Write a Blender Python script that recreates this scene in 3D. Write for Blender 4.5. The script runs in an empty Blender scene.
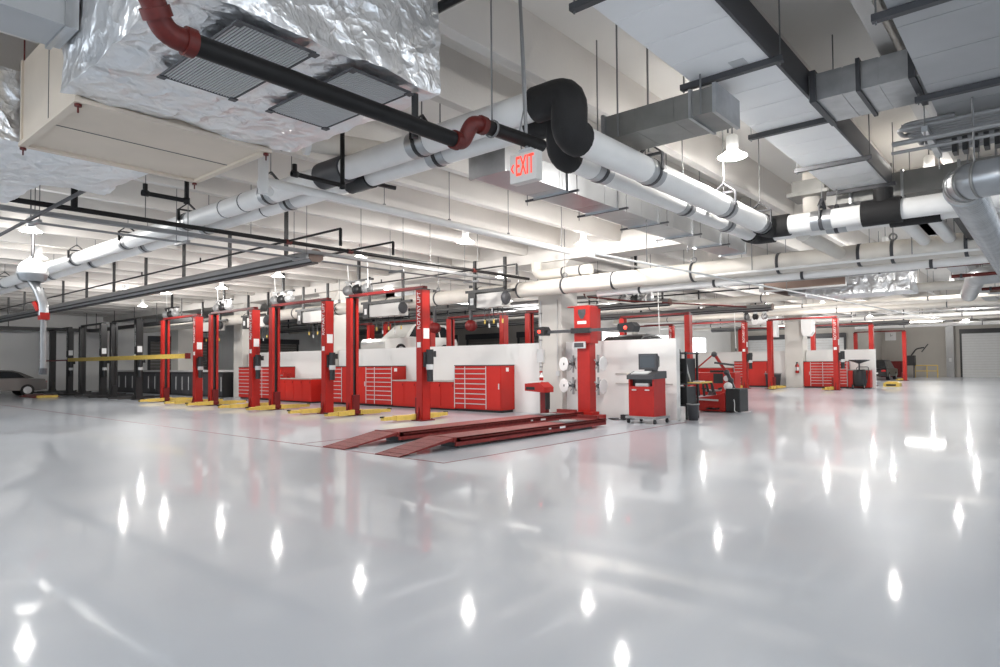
import bpy, math, random
from mathutils import Vector, Matrix, noise
random.seed(7)
S = bpy.context.scene
COL = S.collection
PI = math.pi

# ------------------------------------------------------------------ materials
def mat(name, col, rough=.5, metal=0., noise_amt=0., noise_scale=4., bump=0., bump_scale=20., emit=None, strength=0., coat=0., spec=.5, col2=None):
    m = bpy.data.materials.new(name); m.use_nodes = True
    nt = m.node_tree; b = nt.nodes['Principled BSDF']
    b.inputs['Base Color'].default_value = (*col, 1)
    b.inputs['Roughness'].default_value = rough
    b.inputs['Metallic'].default_value = metal
    b.inputs['Specular IOR Level'].default_value = spec
    if coat:
        b.inputs['Coat Weight'].default_value = coat
        b.inputs['Coat Roughness'].default_value = .08
    tc = nt.nodes.new('ShaderNodeTexCoord')
    if noise_amt or col2:
        n = nt.nodes.new('ShaderNodeTexNoise'); n.inputs['Scale'].default_value = noise_scale
        n.inputs['Detail'].default_value = 6
        nt.links.new(tc.outputs['Object'], n.inputs['Vector'])
        r = nt.nodes.new('ShaderNodeValToRGB')
        r.color_ramp.elements[0].position = .3; r.color_ramp.elements[1].position = .7
        c2 = col2 if col2 else tuple(c*(1-noise_amt) for c in col)
        r.color_ramp.elements[0].color = (*c2, 1)
        r.color_ramp.elements[1].color = (*col, 1)
        nt.links.new(n.outputs['Fac'], r.inputs['Fac'])
        nt.links.new(r.outputs['Color'], b.inputs['Base Color'])
    if bump:
        n2 = nt.nodes.new('ShaderNodeTexNoise'); n2.inputs['Scale'].default_value = bump_scale
        n2.inputs['Detail'].default_value = 4
        nt.links.new(tc.outputs['Object'], n2.inputs['Vector'])
        bp = nt.nodes.new('ShaderNodeBump'); bp.inputs['Strength'].default_value = bump
        bp.inputs['Distance'].default_value = .02
        nt.links.new(n2.outputs['Fac'], bp.inputs['Height'])
        nt.links.new(bp.outputs['Normal'], b.inputs['Normal'])
    if emit:
        b.inputs['Emission Color'].default_value = (*emit, 1)
        b.inputs['Emission Strength'].default_value = strength
    return m

M = {}
M['conc'] = mat('painted_concrete', (.68,.65,.615), .75, noise_amt=.07, noise_scale=1.2, bump=.15, bump_scale=30)
M['deck'] = mat('painted_deck', (.84,.81,.77), .8, noise_amt=.08, noise_scale=.8)
M['wall'] = mat('white_wall', (.78,.77,.75), .6, noise_amt=.04, noise_scale=.7)
M['greywall'] = mat('grey_wall', (.46,.43,.39), .8, noise_amt=.08, noise_scale=.6)
M['col'] = mat('painted_column', (.60,.575,.535), .6, noise_amt=.06, noise_scale=1.5)
M['red'] = mat('red_paint', (.42,.016,.011), .42, spec=.35, noise_amt=.1, noise_scale=6)
M['dred'] = mat('dark_red_paint', (.17,.010,.010), .45, spec=.35, noise_amt=.15, noise_scale=5)
M['cab'] = mat('red_cabinet', (.50,.020,.013), .4, spec=.35, noise_amt=.05, noise_scale=5)
M['ramp'] = mat('dusty_red_deck', (.27,.028,.024), .55, spec=.35, noise_amt=.35, noise_scale=14, bump=.3, bump_scale=90)
M['black'] = mat('black_paint', (.012,.012,.013), .45)
M['rubber'] = mat('black_rubber', (.012,.011,.011), .75, bump=.2, bump_scale=60)
M['pipeblack'] = mat('black_pipe', (.009,.008,.008), .5, spec=.3, noise_amt=.3, noise_scale=8)
M['dgrey'] = mat('dark_grey', (.055,.055,.06), .5)
M['grey'] = mat('grey_metal', (.30,.30,.30), .45, metal=.3, noise_amt=.1)
M['lgrey'] = mat('light_grey', (.55,.55,.55), .45)
M['galv'] = mat('galvanized', (.50,.51,.52), .34, metal=.85, noise_amt=.25, noise_scale=5)
M['silver'] = mat('bright_duct', (.44,.45,.46), .3, metal=.7, noise_amt=.1, noise_scale=3, bump=.08, bump_scale=5)
M['dgalv'] = mat('dull_galvanized', (.27,.265,.25), .45, metal=.6, noise_amt=.2, noise_scale=4)
M['duct'] = mat('white_faced_duct', (.93,.925,.92), .55, noise_amt=.05, noise_scale=1.5)
M['duct2'] = mat('grey_faced_duct', (.46,.465,.47), .5, metal=.2, noise_amt=.12, noise_scale=1.5)
M['foil'] = mat('foil_wrap', (.80,.81,.82), .28, metal=.85, noise_amt=.12, noise_scale=3, bump=.9, bump_scale=11)
M['pvc'] = mat('white_jacket', (.86,.845,.82), .45, noise_amt=.05, noise_scale=5)
M['cream'] = mat('cream_jacket', (.70,.655,.59), .5, noise_amt=.08, noise_scale=3)
M['tan'] = mat('tan_sheet', (.72,.615,.50), .5, noise_amt=.08, noise_scale=2)
M['brown'] = mat('brown_board', (.22,.15,.12), .7, noise_amt=.1)
M['white'] = mat('white_paint', (.80,.80,.79), .4)
M['cover'] = mat('pale_cover', (.62,.60,.57), .5)
M['yellow'] = mat('yellow_paint', (.72,.50,.10), .5, noise_amt=.2, noise_scale=12)
M['oxide'] = mat('red_oxide_coupling', (.125,.010,.006), .5, noise_amt=.3, noise_scale=30)
M['worktop'] = mat('worktop', (.42,.40,.37), .4)
M['rod'] = mat('zinc_rod', (.20,.20,.20), .5, metal=.5)
M['glass'] = mat('dark_glass', (.02,.022,.025), .08)
M['carsilver'] = mat('car_grey', (.12,.115,.11), .3, metal=.5, coat=.6)
M['carwhite'] = mat('car_white', (.66,.65,.62), .3, coat=.6)
M['carblack'] = mat('car_black', (.006,.006,.007), .3, coat=.15)
M['blue'] = mat('screen', (.03,.035,.04), .15)
M['door'] = mat('door_panel', (.70,.70,.69), .5, noise_amt=.05)
M['rollup'] = mat('rollup_grey', (.20,.185,.17), .6, noise_amt=.08)
M['tail'] = mat('tail_lamp', (.5,.02,.02), .2)
M['lens'] = mat('lamp_lens', (.9,.9,.88), .3, emit=(1,.97,.92), strength=9)
M['shade'] = mat('acrylic_reflector', (.9,.9,.9), .25, emit=(1,.97,.93), strength=8.)
M['daylight'] = mat('lit_window', (.9,.9,.9), .3, emit=(.96,.98,1), strength=2.6)
M['exitred'] = mat('exit_letters', (.75,.05,.03), .5, emit=(1,.08,.04), strength=.8)
M['exitbox'] = mat('exit_housing', (.70,.68,.64), .4)
M['redlamp'] = mat('red_indicator', (.8,.03,.02), .3, emit=(1,.05,.03), strength=3)

def foil_mat():
    m = bpy.data.materials.new('foil_wrap'); m.use_nodes = True
    nt = m.node_tree; b = nt.nodes['Principled BSDF']; L=nt.links.new
    b.inputs['Base Color'].default_value=(.84,.845,.85,1); b.inputs['Metallic'].default_value=.8; b.inputs['Roughness'].default_value=.33
    tc = nt.nodes.new('ShaderNodeTexCoord')
    wn = nt.nodes.new('ShaderNodeTexNoise'); wn.inputs['Scale'].default_value=3.; wn.inputs['Detail'].default_value=3
    L(tc.outputs['Object'],wn.inputs['Vector'])
    mx = nt.nodes.new('ShaderNodeVectorMath'); mx.operation='MULTIPLY_ADD'
    L(wn.outputs['Color'],mx.inputs[0]); mx.inputs[1].default_value=(.35,.35,.35); L(tc.outputs['Object'],mx.inputs[2])
    prev=None
    for sc,dist,st in ((4.,.05,.9),(9.,.02,.9),(26.,.005,.7)):
        v=nt.nodes.new('ShaderNodeTexVoronoi'); v.feature='F1'; v.inputs['Scale'].default_value=sc
        L(mx.outputs[0],v.inputs['Vector'])
        bp=nt.nodes.new('ShaderNodeBump'); bp.inputs['Strength'].default_value=st; bp.inputs['Distance'].default_value=dist
        L(v.outputs['Distance'],bp.inputs['Height'])
        if prev: L(prev.outputs['Normal'],bp.inputs['Normal'])
        prev=bp
    L(prev.outputs['Normal'],b.inputs['Normal'])
    return m
M['foil']=foil_mat()
# glossy floor coating
def floor_mat():
    m = bpy.data.materials.new('epoxy_floor'); m.use_nodes = True
    nt = m.node_tree; b = nt.nodes['Principled BSDF']
    tc = nt.nodes.new('ShaderNodeTexCoord')
    n = nt.nodes.new('ShaderNodeTexNoise'); n.inputs['Scale'].default_value = .35; n.inputs['Detail'].default_value = 8
    nt.links.new(tc.outputs['Object'], n.inputs['Vector'])
    r = nt.nodes.new('ShaderNodeValToRGB')
    r.color_ramp.elements[0].position = .35; r.color_ramp.elements[1].position = .65
    r.color_ramp.elements[0].color = (.49,.53,.585,1); r.color_ramp.elements[1].color = (.54,.575,.625,1)
    nt.links.new(n.outputs['Fac'], r.inputs['Fac']); nt.links.new(r.outputs['Color'], b.inputs['Base Color'])
    b.inputs['Roughness'].default_value = .42
    b.inputs['Coat Weight'].default_value = .55
    b.inputs['Coat Roughness'].default_value = .05
    b.inputs['Coat IOR'].default_value = 1.5
    b.inputs['Specular IOR Level'].default_value = .3
    n2 = nt.nodes.new('ShaderNodeTexNoise'); n2.inputs['Scale'].default_value = 3.2; n2.inputs['Detail'].default_value = 5
    nt.links.new(tc.outputs['Object'], n2.inputs['Vector'])
    bp = nt.nodes.new('ShaderNodeBump'); bp.inputs['Strength'].default_value = .035; bp.inputs['Distance'].default_value = .012
    nt.links.new(n2.outputs['Fac'], bp.inputs['Height'])
    nt.links.new(bp.outputs['Normal'], b.inputs['Coat Normal'])
    return m
M['floor'] = floor_mat()

# ------------------------------------------------------------------ mesh builder
class MB:
    def __init__(s): s.v=[]; s.f=[]; s.sm=[]
    def add(s, vs, fs, smooth=False):
        o=len(s.v); s.v += [Vector(v) for v in vs]
        s.f += [tuple(i+o for i in f) for f in fs]; s.sm += [smooth]*len(fs)
        return s
    def box(s, x0,y0,z0,x1,y1,z1):
        if x0>x1: x0,x1=x1,x0
        if y0>y1: y0,y1=y1,y0
        if z0>z1: z0,z1=z1,z0
        vs=[(x0,y0,z0),(x1,y0,z0),(x1,y1,z0),(x0,y1,z0),(x0,y0,z1),(x1,y0,z1),(x1,y1,z1),(x0,y1,z1)]
        return s.add(vs,[(0,3,2,1),(4,5,6,7),(0,1,5,4),(1,2,6,5),(2,3,7,6),(3,0,4,7)])
    def cbox(s, c, d): 
        return s.box(c[0]-d[0]/2,c[1]-d[1]/2,c[2]-d[2]/2,c[0]+d[0]/2,c[1]+d[1]/2,c[2]+d[2]/2)
    def bar(s, p, q, w, h):
        p=Vector(p); q=Vector(q); d=(q-p).normalized()
        up=Vector((0,0,1)) if abs(d.z)<.95 else Vector((0,1,0))
        r=d.cross(up).normalized(); u=r.cross(d).normalized()
        vs=[]
        for e in (p,q):
            for a,b in ((-1,-1),(1,-1),(1,1),(-1,1)): vs.append(e+r*(a*w/2)+u*(b*h/2))
        return s.add(vs,[(0,1,2,3),(7,6,5,4),(0,4,5,1),(1,5,6,2),(2,6,7,3),(3,7,4,0)])
    def tube(s, pts, r, n=12, caps=True):
        pts=[Vector(p) for p in pts]
        rs = r if isinstance(r,(list,tuple)) else [r]*len(pts)
        t0=(pts[1]-pts[0]).normalized()
        up=Vector((0,0,1)) if abs(t0.z)<.9 else Vector((0,1,0))
        a=t0.cross(up).normalized()
        vs=[]; prev=t0
        for i,p in enumerate(pts):
            if i==0: t=t0
            elif i==len(pts)-1: t=(pts[i]-pts[i-1]).normalized()
            else: t=((pts[i]-pts[i-1]).normalized()+(pts[i+1]-pts[i]).normalized()).normalized()
            q=prev.rotation_difference(t); a=(q@a).normalized(); prev=t
            b=t.cross(a).normalized()
            sc=1.
            if 0<i<len(pts)-1:
                cs=(pts[i]-pts[i-1]).normalized().dot(t); sc=1/max(cs,.6)
            for k in range(n):
                th=2*PI*k/n
                vs.append(p+(a*math.cos(th)+b*math.sin(th))*rs[i])
        fs=[]
        for i in range(len(pts)-1):
            for k in range(n):
                k2=(k+1)%n
                fs.append((i*n+k,i*n+k2,(i+1)*n+k2,(i+1)*n+k))
        s.add(vs,fs,True)
        if caps:
            o=len(s.v); m=len(pts)-1
            s.v += [v.copy() for v in vs[:n]]+[v.copy() for v in vs[m*n:]]
            s.f += [tuple(o+k for k in reversed(range(n))), tuple(o+n+k for k in range(n))]; s.sm += [False,False]
        return s
    def lathe(s, prof, c, n=24, axis=(0,0,1), smooth=True):
        ax=Vector(axis).normalized()
        up=Vector((0,0,1)) if abs(ax.z)<.9 else Vector((1,0,0))
        a=ax.cross(up).normalized(); b=ax.cross(a).normalized(); c=Vector(c)
        vs=[];fs=[]
        for (r,z) in prof:
            for k in range(n):
                th=2*PI*k/n
                vs.append(c+ax*z+(a*math.cos(th)+b*math.sin(th))*max(r,1e-4))
        for i in range(len(prof)-1):
            for k in range(n):
                k2=(k+1)%n
                fs.append((i*n+k,(i+1)*n+k,(i+1)*n+k2,i*n+k2))
        return s.add(vs,fs,smooth)
    def cyl(s, c, r, h, n=20, axis=(0,0,1)):
        c=Vector(c); ax=Vector(axis).normalized()
        return s.tube([c,c+ax*h], r, n)
    def prism(s, poly, axis, a0, a1):
        # poly: 2D points; axis 'x': (y,z)  'y': (x,z)  'z': (x,y)
        def P(u,v,w): return {'x':(w,u,v),'y':(u,w,v),'z':(u,v,w)}[axis]
        n=len(poly)
        vs=[P(u,v,a0) for u,v in poly]+[P(u,v,a1) for u,v in poly]
        fs=[tuple(range(n)),tuple(reversed(range(n,2*n)))]+[((i+1)%n,i,n+i,n+(i+1)%n) for i in range(n)]
        return s.add(vs,fs)
    def build(s, name, m, parent=None, bevel=0, origin=None):
        me=bpy.data.meshes.new(name)
        xs=[v.x for v in s.v]; ys=[v.y for v in s.v]; zs=[v.z for v in s.v]
        if parent is not None: off=PW[parent.name]
        elif origin is not None: off=Vector(origin)
        else: off=Vector(((min(xs)+max(xs))/2,(min(ys)+max(ys))/2,min(zs)))
        me.from_pydata([v-off for v in s.v],[],s.f); me.update()
        me.polygons.foreach_set('use_smooth', s.sm)
        me.materials.append(M[m] if isinstance(m,str) else m)
        me.validate()
        import bmesh
        bm=bmesh.new(); bm.from_mesh(me); bmesh.ops.recalc_face_normals(bm, faces=bm.faces); bm.to_mesh(me); bm.free()
        o=bpy.data.objects.new(name,me); COL.objects.link(o)
        if parent is not None: o.parent=parent; PW[o.name]=off.copy()
        else: o.location=off; PW[o.name]=off.copy()
        if bevel:
            b=o.modifiers.new('edge','BEVEL'); b.width=bevel; b.segments=2; b.limit_method='ANGLE'
        return o
PW={}
def tag(o,label=None,cat=None,group=None,kind=None):
    if label: o['label']=label
    if cat: o['category']=cat
    if group: o['group']=group
    if kind: o['kind']=kind
    return o
def root(name,label,cat,loc=(0,0,0),group=None):
    o=bpy.data.objects.new(name,None); COL.objects.link(o); o.location=loc
    o.empty_display_size=.1
    PW[o.name]=Vector(loc)
    return tag(o,label,cat,group)
def struct(name,mb,m,bevel=0):
    return tag(mb.build(name,m,bevel=bevel),kind='structure')
def kids(o): return KID.get(o.name) or [c for c in o.children]
KID={}
def copy_tree(o,parent=None):
    c=o.copy(); COL.objects.link(c)
    if parent is not None: c.parent=parent
    for ch in list(o.children): copy_tree(ch,c)
    return c
def place(proto,first,loc,rz,label,group,scale=1.):
    o=proto if first else copy_tree(proto)
    o.location=loc; o.rotation_euler=(0,0,rz); o.scale=(scale,)*3
    PW[o.name]=Vector(loc)
    o['label']=label; o['group']=group
    return o
def text(body,size,m,parent,loc,rot,name='lettering',extrude=.004):
    cu=bpy.data.curves.new(name,'FONT'); cu.body=body; cu.size=size; cu.extrude=extrude
    cu.align_x='CENTER'; cu.align_y='CENTER'
    cu.materials.append(M[m])
    t=bpy.data.objects.new(name,cu); COL.objects.link(t)
    bpy.context.view_layer.update()
    me=bpy.data.meshes.new_from_object(t.evaluated_get(bpy.context.evaluated_depsgraph_get()))
    bpy.data.objects.remove(t)
    me.materials.clear(); me.materials.append(M[m])
    o=bpy.data.objects.new(name,me); COL.objects.link(o)
    o.parent=parent; o.location=Vector(loc)-PW[parent.name]; o.rotation_euler=rot
    return o
def arc(c,r,a0,a1,u,v,n=7):
    c=Vector(c);u=Vector(u);v=Vector(v)
    return [c+u*(r*math.cos(a0+(a1-a0)*i/n))+v*(r*math.sin(a0+(a1-a0)*i/n)) for i in range(n+1)]
def bend(pts,r,n=6):
    """round the corners of a polyline"""
    pts=[Vector(p) for p in pts]; out=[pts[0]]
    for i in range(1,len(pts)-1):
        a=(pts[i-1]-pts[i]).normalized(); b=(pts[i+1]-pts[i]).normalized()
        p0=pts[i]+a*r; p1=pts[i]+b*r
        for k in range(n+1):
            t=k/n
            out.append(p0*(1-t)**2+pts[i]*(2*t*(1-t))+p1*t*t)
    out.append(pts[-1]); return out

# ------------------------------------------------------------------ setting
ZB=4.85; ZD=5.5         # stem underside, deck underside
X0,X1,YA,YB=-8.,72.,-14.,48.
b=MB(); b.box(X0-.3,YA-.3,-.2,X1+.3,YB+.3,0); fl=struct('floor',b,'floor')
b=MB(); b.box(X0-.3,YA-.3,ZD,X1+.3,YB+.3,ZD+.25); struct('ceiling',b,'deck')
stem_y=[]
k=-5
while 4.55+3.27*k<YB-.3:
    for d in (0,1.27):
        y=4.55+3.27*k+d
        if YA+.2<y<YB-.3: stem_y.append(y)
    k+=1
spans=[(X0,15.69),(16.31,40.69),(41.31,X1)]
for si,(a,c) in enumerate(spans):
    proto=None
    for y in stem_y:
        if proto is None:
            m_=MB(); m_.prism([(-.075,ZB),(.075,ZB),(.13,ZD),(-.13,ZD)],'x',a,c)
            proto=m_.build('ceiling_beam','conc',origin=((a+c)/2,0,ZB)); tag(proto,kind='structure'); proto.location=((a+c)/2,y,ZB)
        else:
            o=proto.copy(); COL.objects.link(o); o.location=((a+c)/2,y,ZB)
for gx in (16.,41.):
    b=MB(); b.box(gx-.3,YA,4.8,gx+.3,YB,ZD); b.box(gx-.45,YA,4.55,gx+.45,YB,ZB-.005)
    struct('ceiling_girder',b,'conc')
# outer walls
def pierced(axis,at,a,c,holes,h=4.4):
    # unseen wall; open bays added to let daylight fill into the room
    b=MB(); e=a
    def seg(p,q,z0,z1):
        if axis=='x': b.box(at-.3,p,z0,at,q,z1)
        else: b.box(p,at-.3,z0,q,at,z1)
    for (p,q) in holes: seg(e,p,0,ZD); seg(p,q,h,ZD); e=q
    seg(e,c,0,ZD); return b
struct('wall_front',pierced('x',X0,YA-.3,YB,[(-12.5,-6.5),(-5,1),(2.5,8.5),(10,16),(17.5,23.5),(26,32)]),'wall')
struct('wall_right',pierced('y',YA,X0,X1,[(-7,-1),(1,7),(9,15),(18,24),(27,33),(37,43),(48,54)]),'wall')
b=MB(); b.box(X0,YB,0,36,YB+.3,ZD); struct('wall_left',b,'wall')
b=MB(); b.box(36,24,0,36.3,YB,ZD); struct('wall_inner',b,'greywall')
b=MB(); b.box(36,23.7,0,62,24,ZD); struct('wall_return',b,'wall')
b=MB(); b.box(62,13,0,62.3,24,ZD); struct('wall_back',b,'greywall')
b=MB(); b.box(62,12.7,0,X1,13,ZD); struct('wall_jog',b,'greywall')
b=MB(); b.box(X1,YA,0,X1+.3,13,ZD); struct('wall_far',b,'greywall')
# columns
for i,(cx,cy,w) in enumerate([(16.05,11.4,.85),(16.1,22.75,.8),(16.05,30.1,.85),(16.4,37.9,.95),(41.1,11.75,1.0),(41.1,23,.9),(16.05,0,.85),(41.1,0,.9)]):
    b=MB(); h=w/2
    b.box(cx-h,cy-h,0,cx+h,cy+h,4.2)
    b.add([(cx-h,cy-h,4.2),(cx+h,cy-h,4.2),(cx+h,cy+h,4.2),(cx-h,cy+h,4.2),(cx-h,cy-h-.3,4.55),(cx+h,cy-h-.3,4.55),(cx+h,cy+h+.3,4.55),(cx-h,cy+h+.3,4.55)],[(0,1,5,4),(1,2,6,5),(2,3,7,6),(3,0,4,7),(4,5,6,7)])
    struct('column',b,'col',bevel=.02)
r=root('column_conduit','grey conduit with switch boxes running up the near column','conduit',(15.6,11.6,0.2))
b=MB(); b.tube([(15.6,11.72,.2),(15.6,11.72,3.4)],.022,8); b.tube([(15.59,11.1,1.0),(15.59,11.1,3.4)],.012,8); b.build('conduit','lgrey',r)
b=MB(); b.box(15.56,11.6,1.55,15.62,11.84,1.95); b.build('switch_box','lgrey',r)
b=MB(); b.box(15.57,11.04,1.15,15.62,11.16,1.3); b.build('switch_box','lgrey',r)
b=MB()
for z in (.6,1.4,2.2,3.0): b.box(15.575,11.68,z,15.625,11.76,z+.04)
b.build('pipe_clip','grey',r)
# half walls between the bays
HW=2.15
b=MB(); b.box(15.85,7.5,0,16.05,10.98,HW); struct('wall_partition_console',b,'wall')
b=MB(); b.box(15.9,11.82,0,16.1,22.3,HW); struct('wall_partition_bays',b,'wall')
b=MB(); b.box(15.9,23.15,0,16.1,29.6,HW); struct('wall_partition_counter',b,'wall')
b=MB(); b.box(15.9,30.6,0,16.1,47.8,HW*.62); struct('wall_partition_low',b,'wall')
b=MB(); b.box(41.1,7.6,0,41.3,11.2,2.18); struct('wall_partition_row',b,'wall')
b=MB(); b.box(41.1,12.3,0,41.3,21.5,2.18); struct('wall_partition_far',b,'wall')
# red line let into the floor
b=MB(); b.box(6.985,7.12,0,7.015,44,.003); struct('trim_1',b,'dred')
b=MB(); b.box(6.985,7.12,0,15.6,7.15,.003); struct('trim_2',b,'dred')
b=MB(); b.box(7.015,11.1,0,12,11.125,.003); struct('trim_3',b,'dred')

# roll-up doors
def rollup(n,axis,at,a,c,h,m='rollup',frame='dgrey'):
    r=root('door_%d'%n,None,None,(at,(a+c)/2,0) if axis=='x' else ((a+c)/2,at,0)); r['kind']='structure'
    b=MB(); f=MB(); k=int(h/.22)
    for i in range(k):
        z0=h*i/k; z1=h*(i+1)/k-.015
        if axis=='x': b.box(at-.06,a,z0,at-.005,c,z1)
        else: b.box(a,at-.06,z0,c,at-.005,z1)
    if axis=='x':
        f.box(at-.12,a-.15,0,at-.005,a,h+.15); f.box(at-.12,c,0,at-.005,c+.15,h+.15); f.box(at-.22,a-.15,h,at-.005,c+.15,h+.4)
    else:
        f.box(a-.15,at-.12,0,a,at-.005,h+.15); f.box(c,at-.12,0,c+.15,at-.005,h+.15); f.box(a-.15,at-.22,h,c+.15,at-.005,h+.4)
    b.build('door_curtain',m,r); f.build('door_frame',frame,r)
    return r
for i,(a,c) in enumerate([(25.2,28.9),(30.2,33.9),(35.2,38.9),(40.2,43.9)]): rollup(1+i,'x',36,a,c,3.4)
for i,(a,c) in enumerate([(13.8,17.4),(18.4,22)]): rollup(5+i,'x',62,a,c,3.6,'door')
rollup(7,'x',72,1.6,6.35,3.95,'door','black')
rollup(8,'y',48,18.5,22.5,3.3); rollup(9,'y',48,26,30,3.3)
# daylight windows in the return wall
def window(n,x0,x1,z0,z1,y=23.7):
    r=root('window_%d'%n,None,None,((x0+x1)/2,y,z0)); r['kind']='structure'
    b=MB(); b.box(x0,y-.03,z0,x1,y-.005,z1); b.build('window_pane','daylight',r)
    f=MB(); t=.08
    f.box(x0-t,y-.07,z0-t,x1+t,y-.005,z0); f.box(x0-t,y-.07,z1,x1+t,y-.005,z1+t)
    f.box(x0-t,y-.07,z0,x0,y-.005,z1); f.box(x1,y-.07,z0,x1+t,y-.005,z1)
    for i in range(1,3):
        xx=x0+(x1-x0)*i/3; f.box(xx-.03,y-.06,z0,xx+.03,y-.031,z1)
    f.build('window_frame','lgrey',r)
window(1,38.5,42.5,1.6,3.7); window(2,45,49.5,1.6,3.7); window(3,52,56,1.6,3.7)

# ------------------------------------------------------------------ two-post lifts
def make_lift(paint, dark, name='two_post_lift', H=3.55, letter='white', armc='yellow'):
    r=root(name,'lift','lift')
    for s in (-1,1):
        y=s*1.56
        p=MB(); t=.012
        # C-channel, open towards the bay
        o_=y+s*.13; i_=y-s*.10
        p.box(-.15,o_-s*.02,0.02,.15,o_,H)            # web
        p.box(-.15,i_,0.02,-.125,o_,H); p.box(.125,i_,0.02,.15,o_,H)
        p.box(-.125,i_,0.02,-.06,i_+s*.02,H); p.box(.06,i_,0.02,.125,i_+s*.02,H)
        post=p.build('post',paint,r)
        q=MB(); q.box(-.055,y-s*.05,.35,.055,y+s*.09,H-.03); q.build('slide_channel','black',post)
        bp=MB(); bp.box(-.25,y-.2,0,.25,y+.26 if s>0 else y+.2,.025)
        bp.prism([(-.25,.025),(-.15,.025),(-.15,.38)],'y',y-.02,y+.02)
        bp.prism([(.25,.025),(.15,.025),(.15,.38)],'y',y-.02,y+.02)
        for bx in (-.21,.21):
            for by in (-.12,.12): bp.cyl((bx,y+by,.025),.018,.03,6)
        bp.build('base_plate',dark,post)
        cap=MB(); cap.box(-.165,min(i_,o_)-.01,H,.165,max(i_,o_)+.01,H+.03); 
        cap.build('post_cap','black',post)
        # carriage low on the post with its arms
        c=MB(); c.box(-.11,y-s*.20,.06,.11,y-s*.09,.62); c.box(-.2,y-s*.24,.05,.2,y-s*.10,.16)
        c.build('carriage',dark,post)
        for d in (-1,1):
            a=MB(); ax,ay=d*.16,y-s*.19
            ex,ey=ax+d*1.0,ay-s*.12
            a.bar((ax,ay,.10),(ax+(ex-ax)*.62,ay+(ey-ay)*.62,.10),.22,.13)
            a.bar((ax+(ex-ax)*.5,ay+(ey-ay)*.5,.10),(ex,ey,.10),.16,.09)
            a.cyl((ax,ay,.03),.07,.15,12)
            arm=a.build('swing_arm',armc,r)
            pd=MB(); pd.cyl((ex,ey,.13),.065,.035,14); pd.build('lifting_pad','rubber',arm)
    b=MB(); b.box(-.07,-1.66,H+.03,.07,1.66,H+.11); b.box(-.09,-1.66,H-.12,.09,-1.62,H+.11)
    b.build('overhead_beam',dark,r)
    pu=MB(); pu.cyl((-.02,-1.86,1.52),.10,.40,16); pu.box(-.12,-1.80,1.45,.1,-1.70,1.85); pu.cyl((.12,-1.86,1.72),.07,.16,12)
    pw=pu.build('power_unit','black',r)
    lb=MB(); lb.cyl((-.02,-1.86,1.38),.103,.14,16); lb.build('pump_block','lgrey',pw)
    tk=MB(); tk.cyl((-.02,-1.86,1.06),.085,.32,16); tk.build('oil_tank','black',pw)
    lab=MB(); lab.box(-.10,-1.70,2.22,.11,-1.692,2.5); lab.box(-.155,-1.64,1.98,-.151,-1.5,2.12); lab.build('instruction_label','white',r)
    text('ROTARY LIFT',.17,letter,r,(-.154,-1.575,2.98),(PI/2,-PI/2,-PI/2))
    return r
lift=make_lift('red','dred')
gA='red two-post lifts along the front of the tool-cabinet wall'
A=[(14.63,'red two-post lift nearest the runway ramps, framing the low red counter'),
   (19.07,'red two-post lift second from the runway ramps, before tall drawer cabinets'),
   (23.57,'red two-post lift third from the runway ramps, before the short red counter'),
   (28.05,'red two-post lift farthest from the runway ramps, at the yellow bar end')]
first=True
for y,l in A: place(lift,first,(12.05,y,0),0,l,gA); first=False
gB='red two-post lifts behind the white half wall'
Bs=[(14.55,'red two-post lift rising behind the half wall either side of the concrete column'),
    (19.05,'red two-post lift rising behind the half wall above the big drawer cabinet'),
    (23.45,'red two-post lift rising behind the half wall around the pale lifted car'),
    (27.9,'red two-post lift rising behind the half wall past the short counter')]
for y,l in Bs: place(lift,False,(20.7,y,0),PI,l,gB)
gC='red two-post lifts across the aisle'
for y,l in [(10.42,'red two-post lift standing before the far cabinets by the oil drain'),(15.2,'red two-post lift standing behind the tire changer'),(19.7,'red two-post lift just above the end of the console wall')]:
    place(lift,False,(37.5,y,0),0,l,gC,1.07)
gD='red two-post lifts beyond the far half wall'
for x,y,l in [(45.2,10.2,'red two-post lift right behind the far half wall'),(45.2,14.9,'red two-post lift behind the far half wall in front of windows'),(58.,10.4,'farthest red two-post lift with the dark car between its posts')]:
    place(lift,False,(x,y,0),PI,l,gD,1.06)
blift=make_lift('black','black','two_post_lift',3.72,'lgrey','black')
first=True
for y,l in [(34.12,'black two-post lift nearest the red lifts, white labels on its posts'),(38.7,'black two-post lift second from the red lifts'),(43.9,'black two-post lift beside the grey parked sedan')]:
    place(blift,first,(12.05,y,0),0,l,'black two-post lifts at the far left end'); first=False

# yellow barrier bar across the far-left bays
r=root('barrier_bar','long yellow bar crossing the black lifts at chest height, red at its ends','barrier',(11.75,37,1.85))
b=MB(); b.box(11.72,26.9,1.86,11.78,41.5,2.05); b.build('yellow_rail','yellow',r)
b=MB(); b.box(11.71,26.55,1.84,11.79,26.9,2.07); b.box(11.73,41.5,1.9,11.77,46.8,1.98); b.build('red_end','dred',r)

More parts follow.
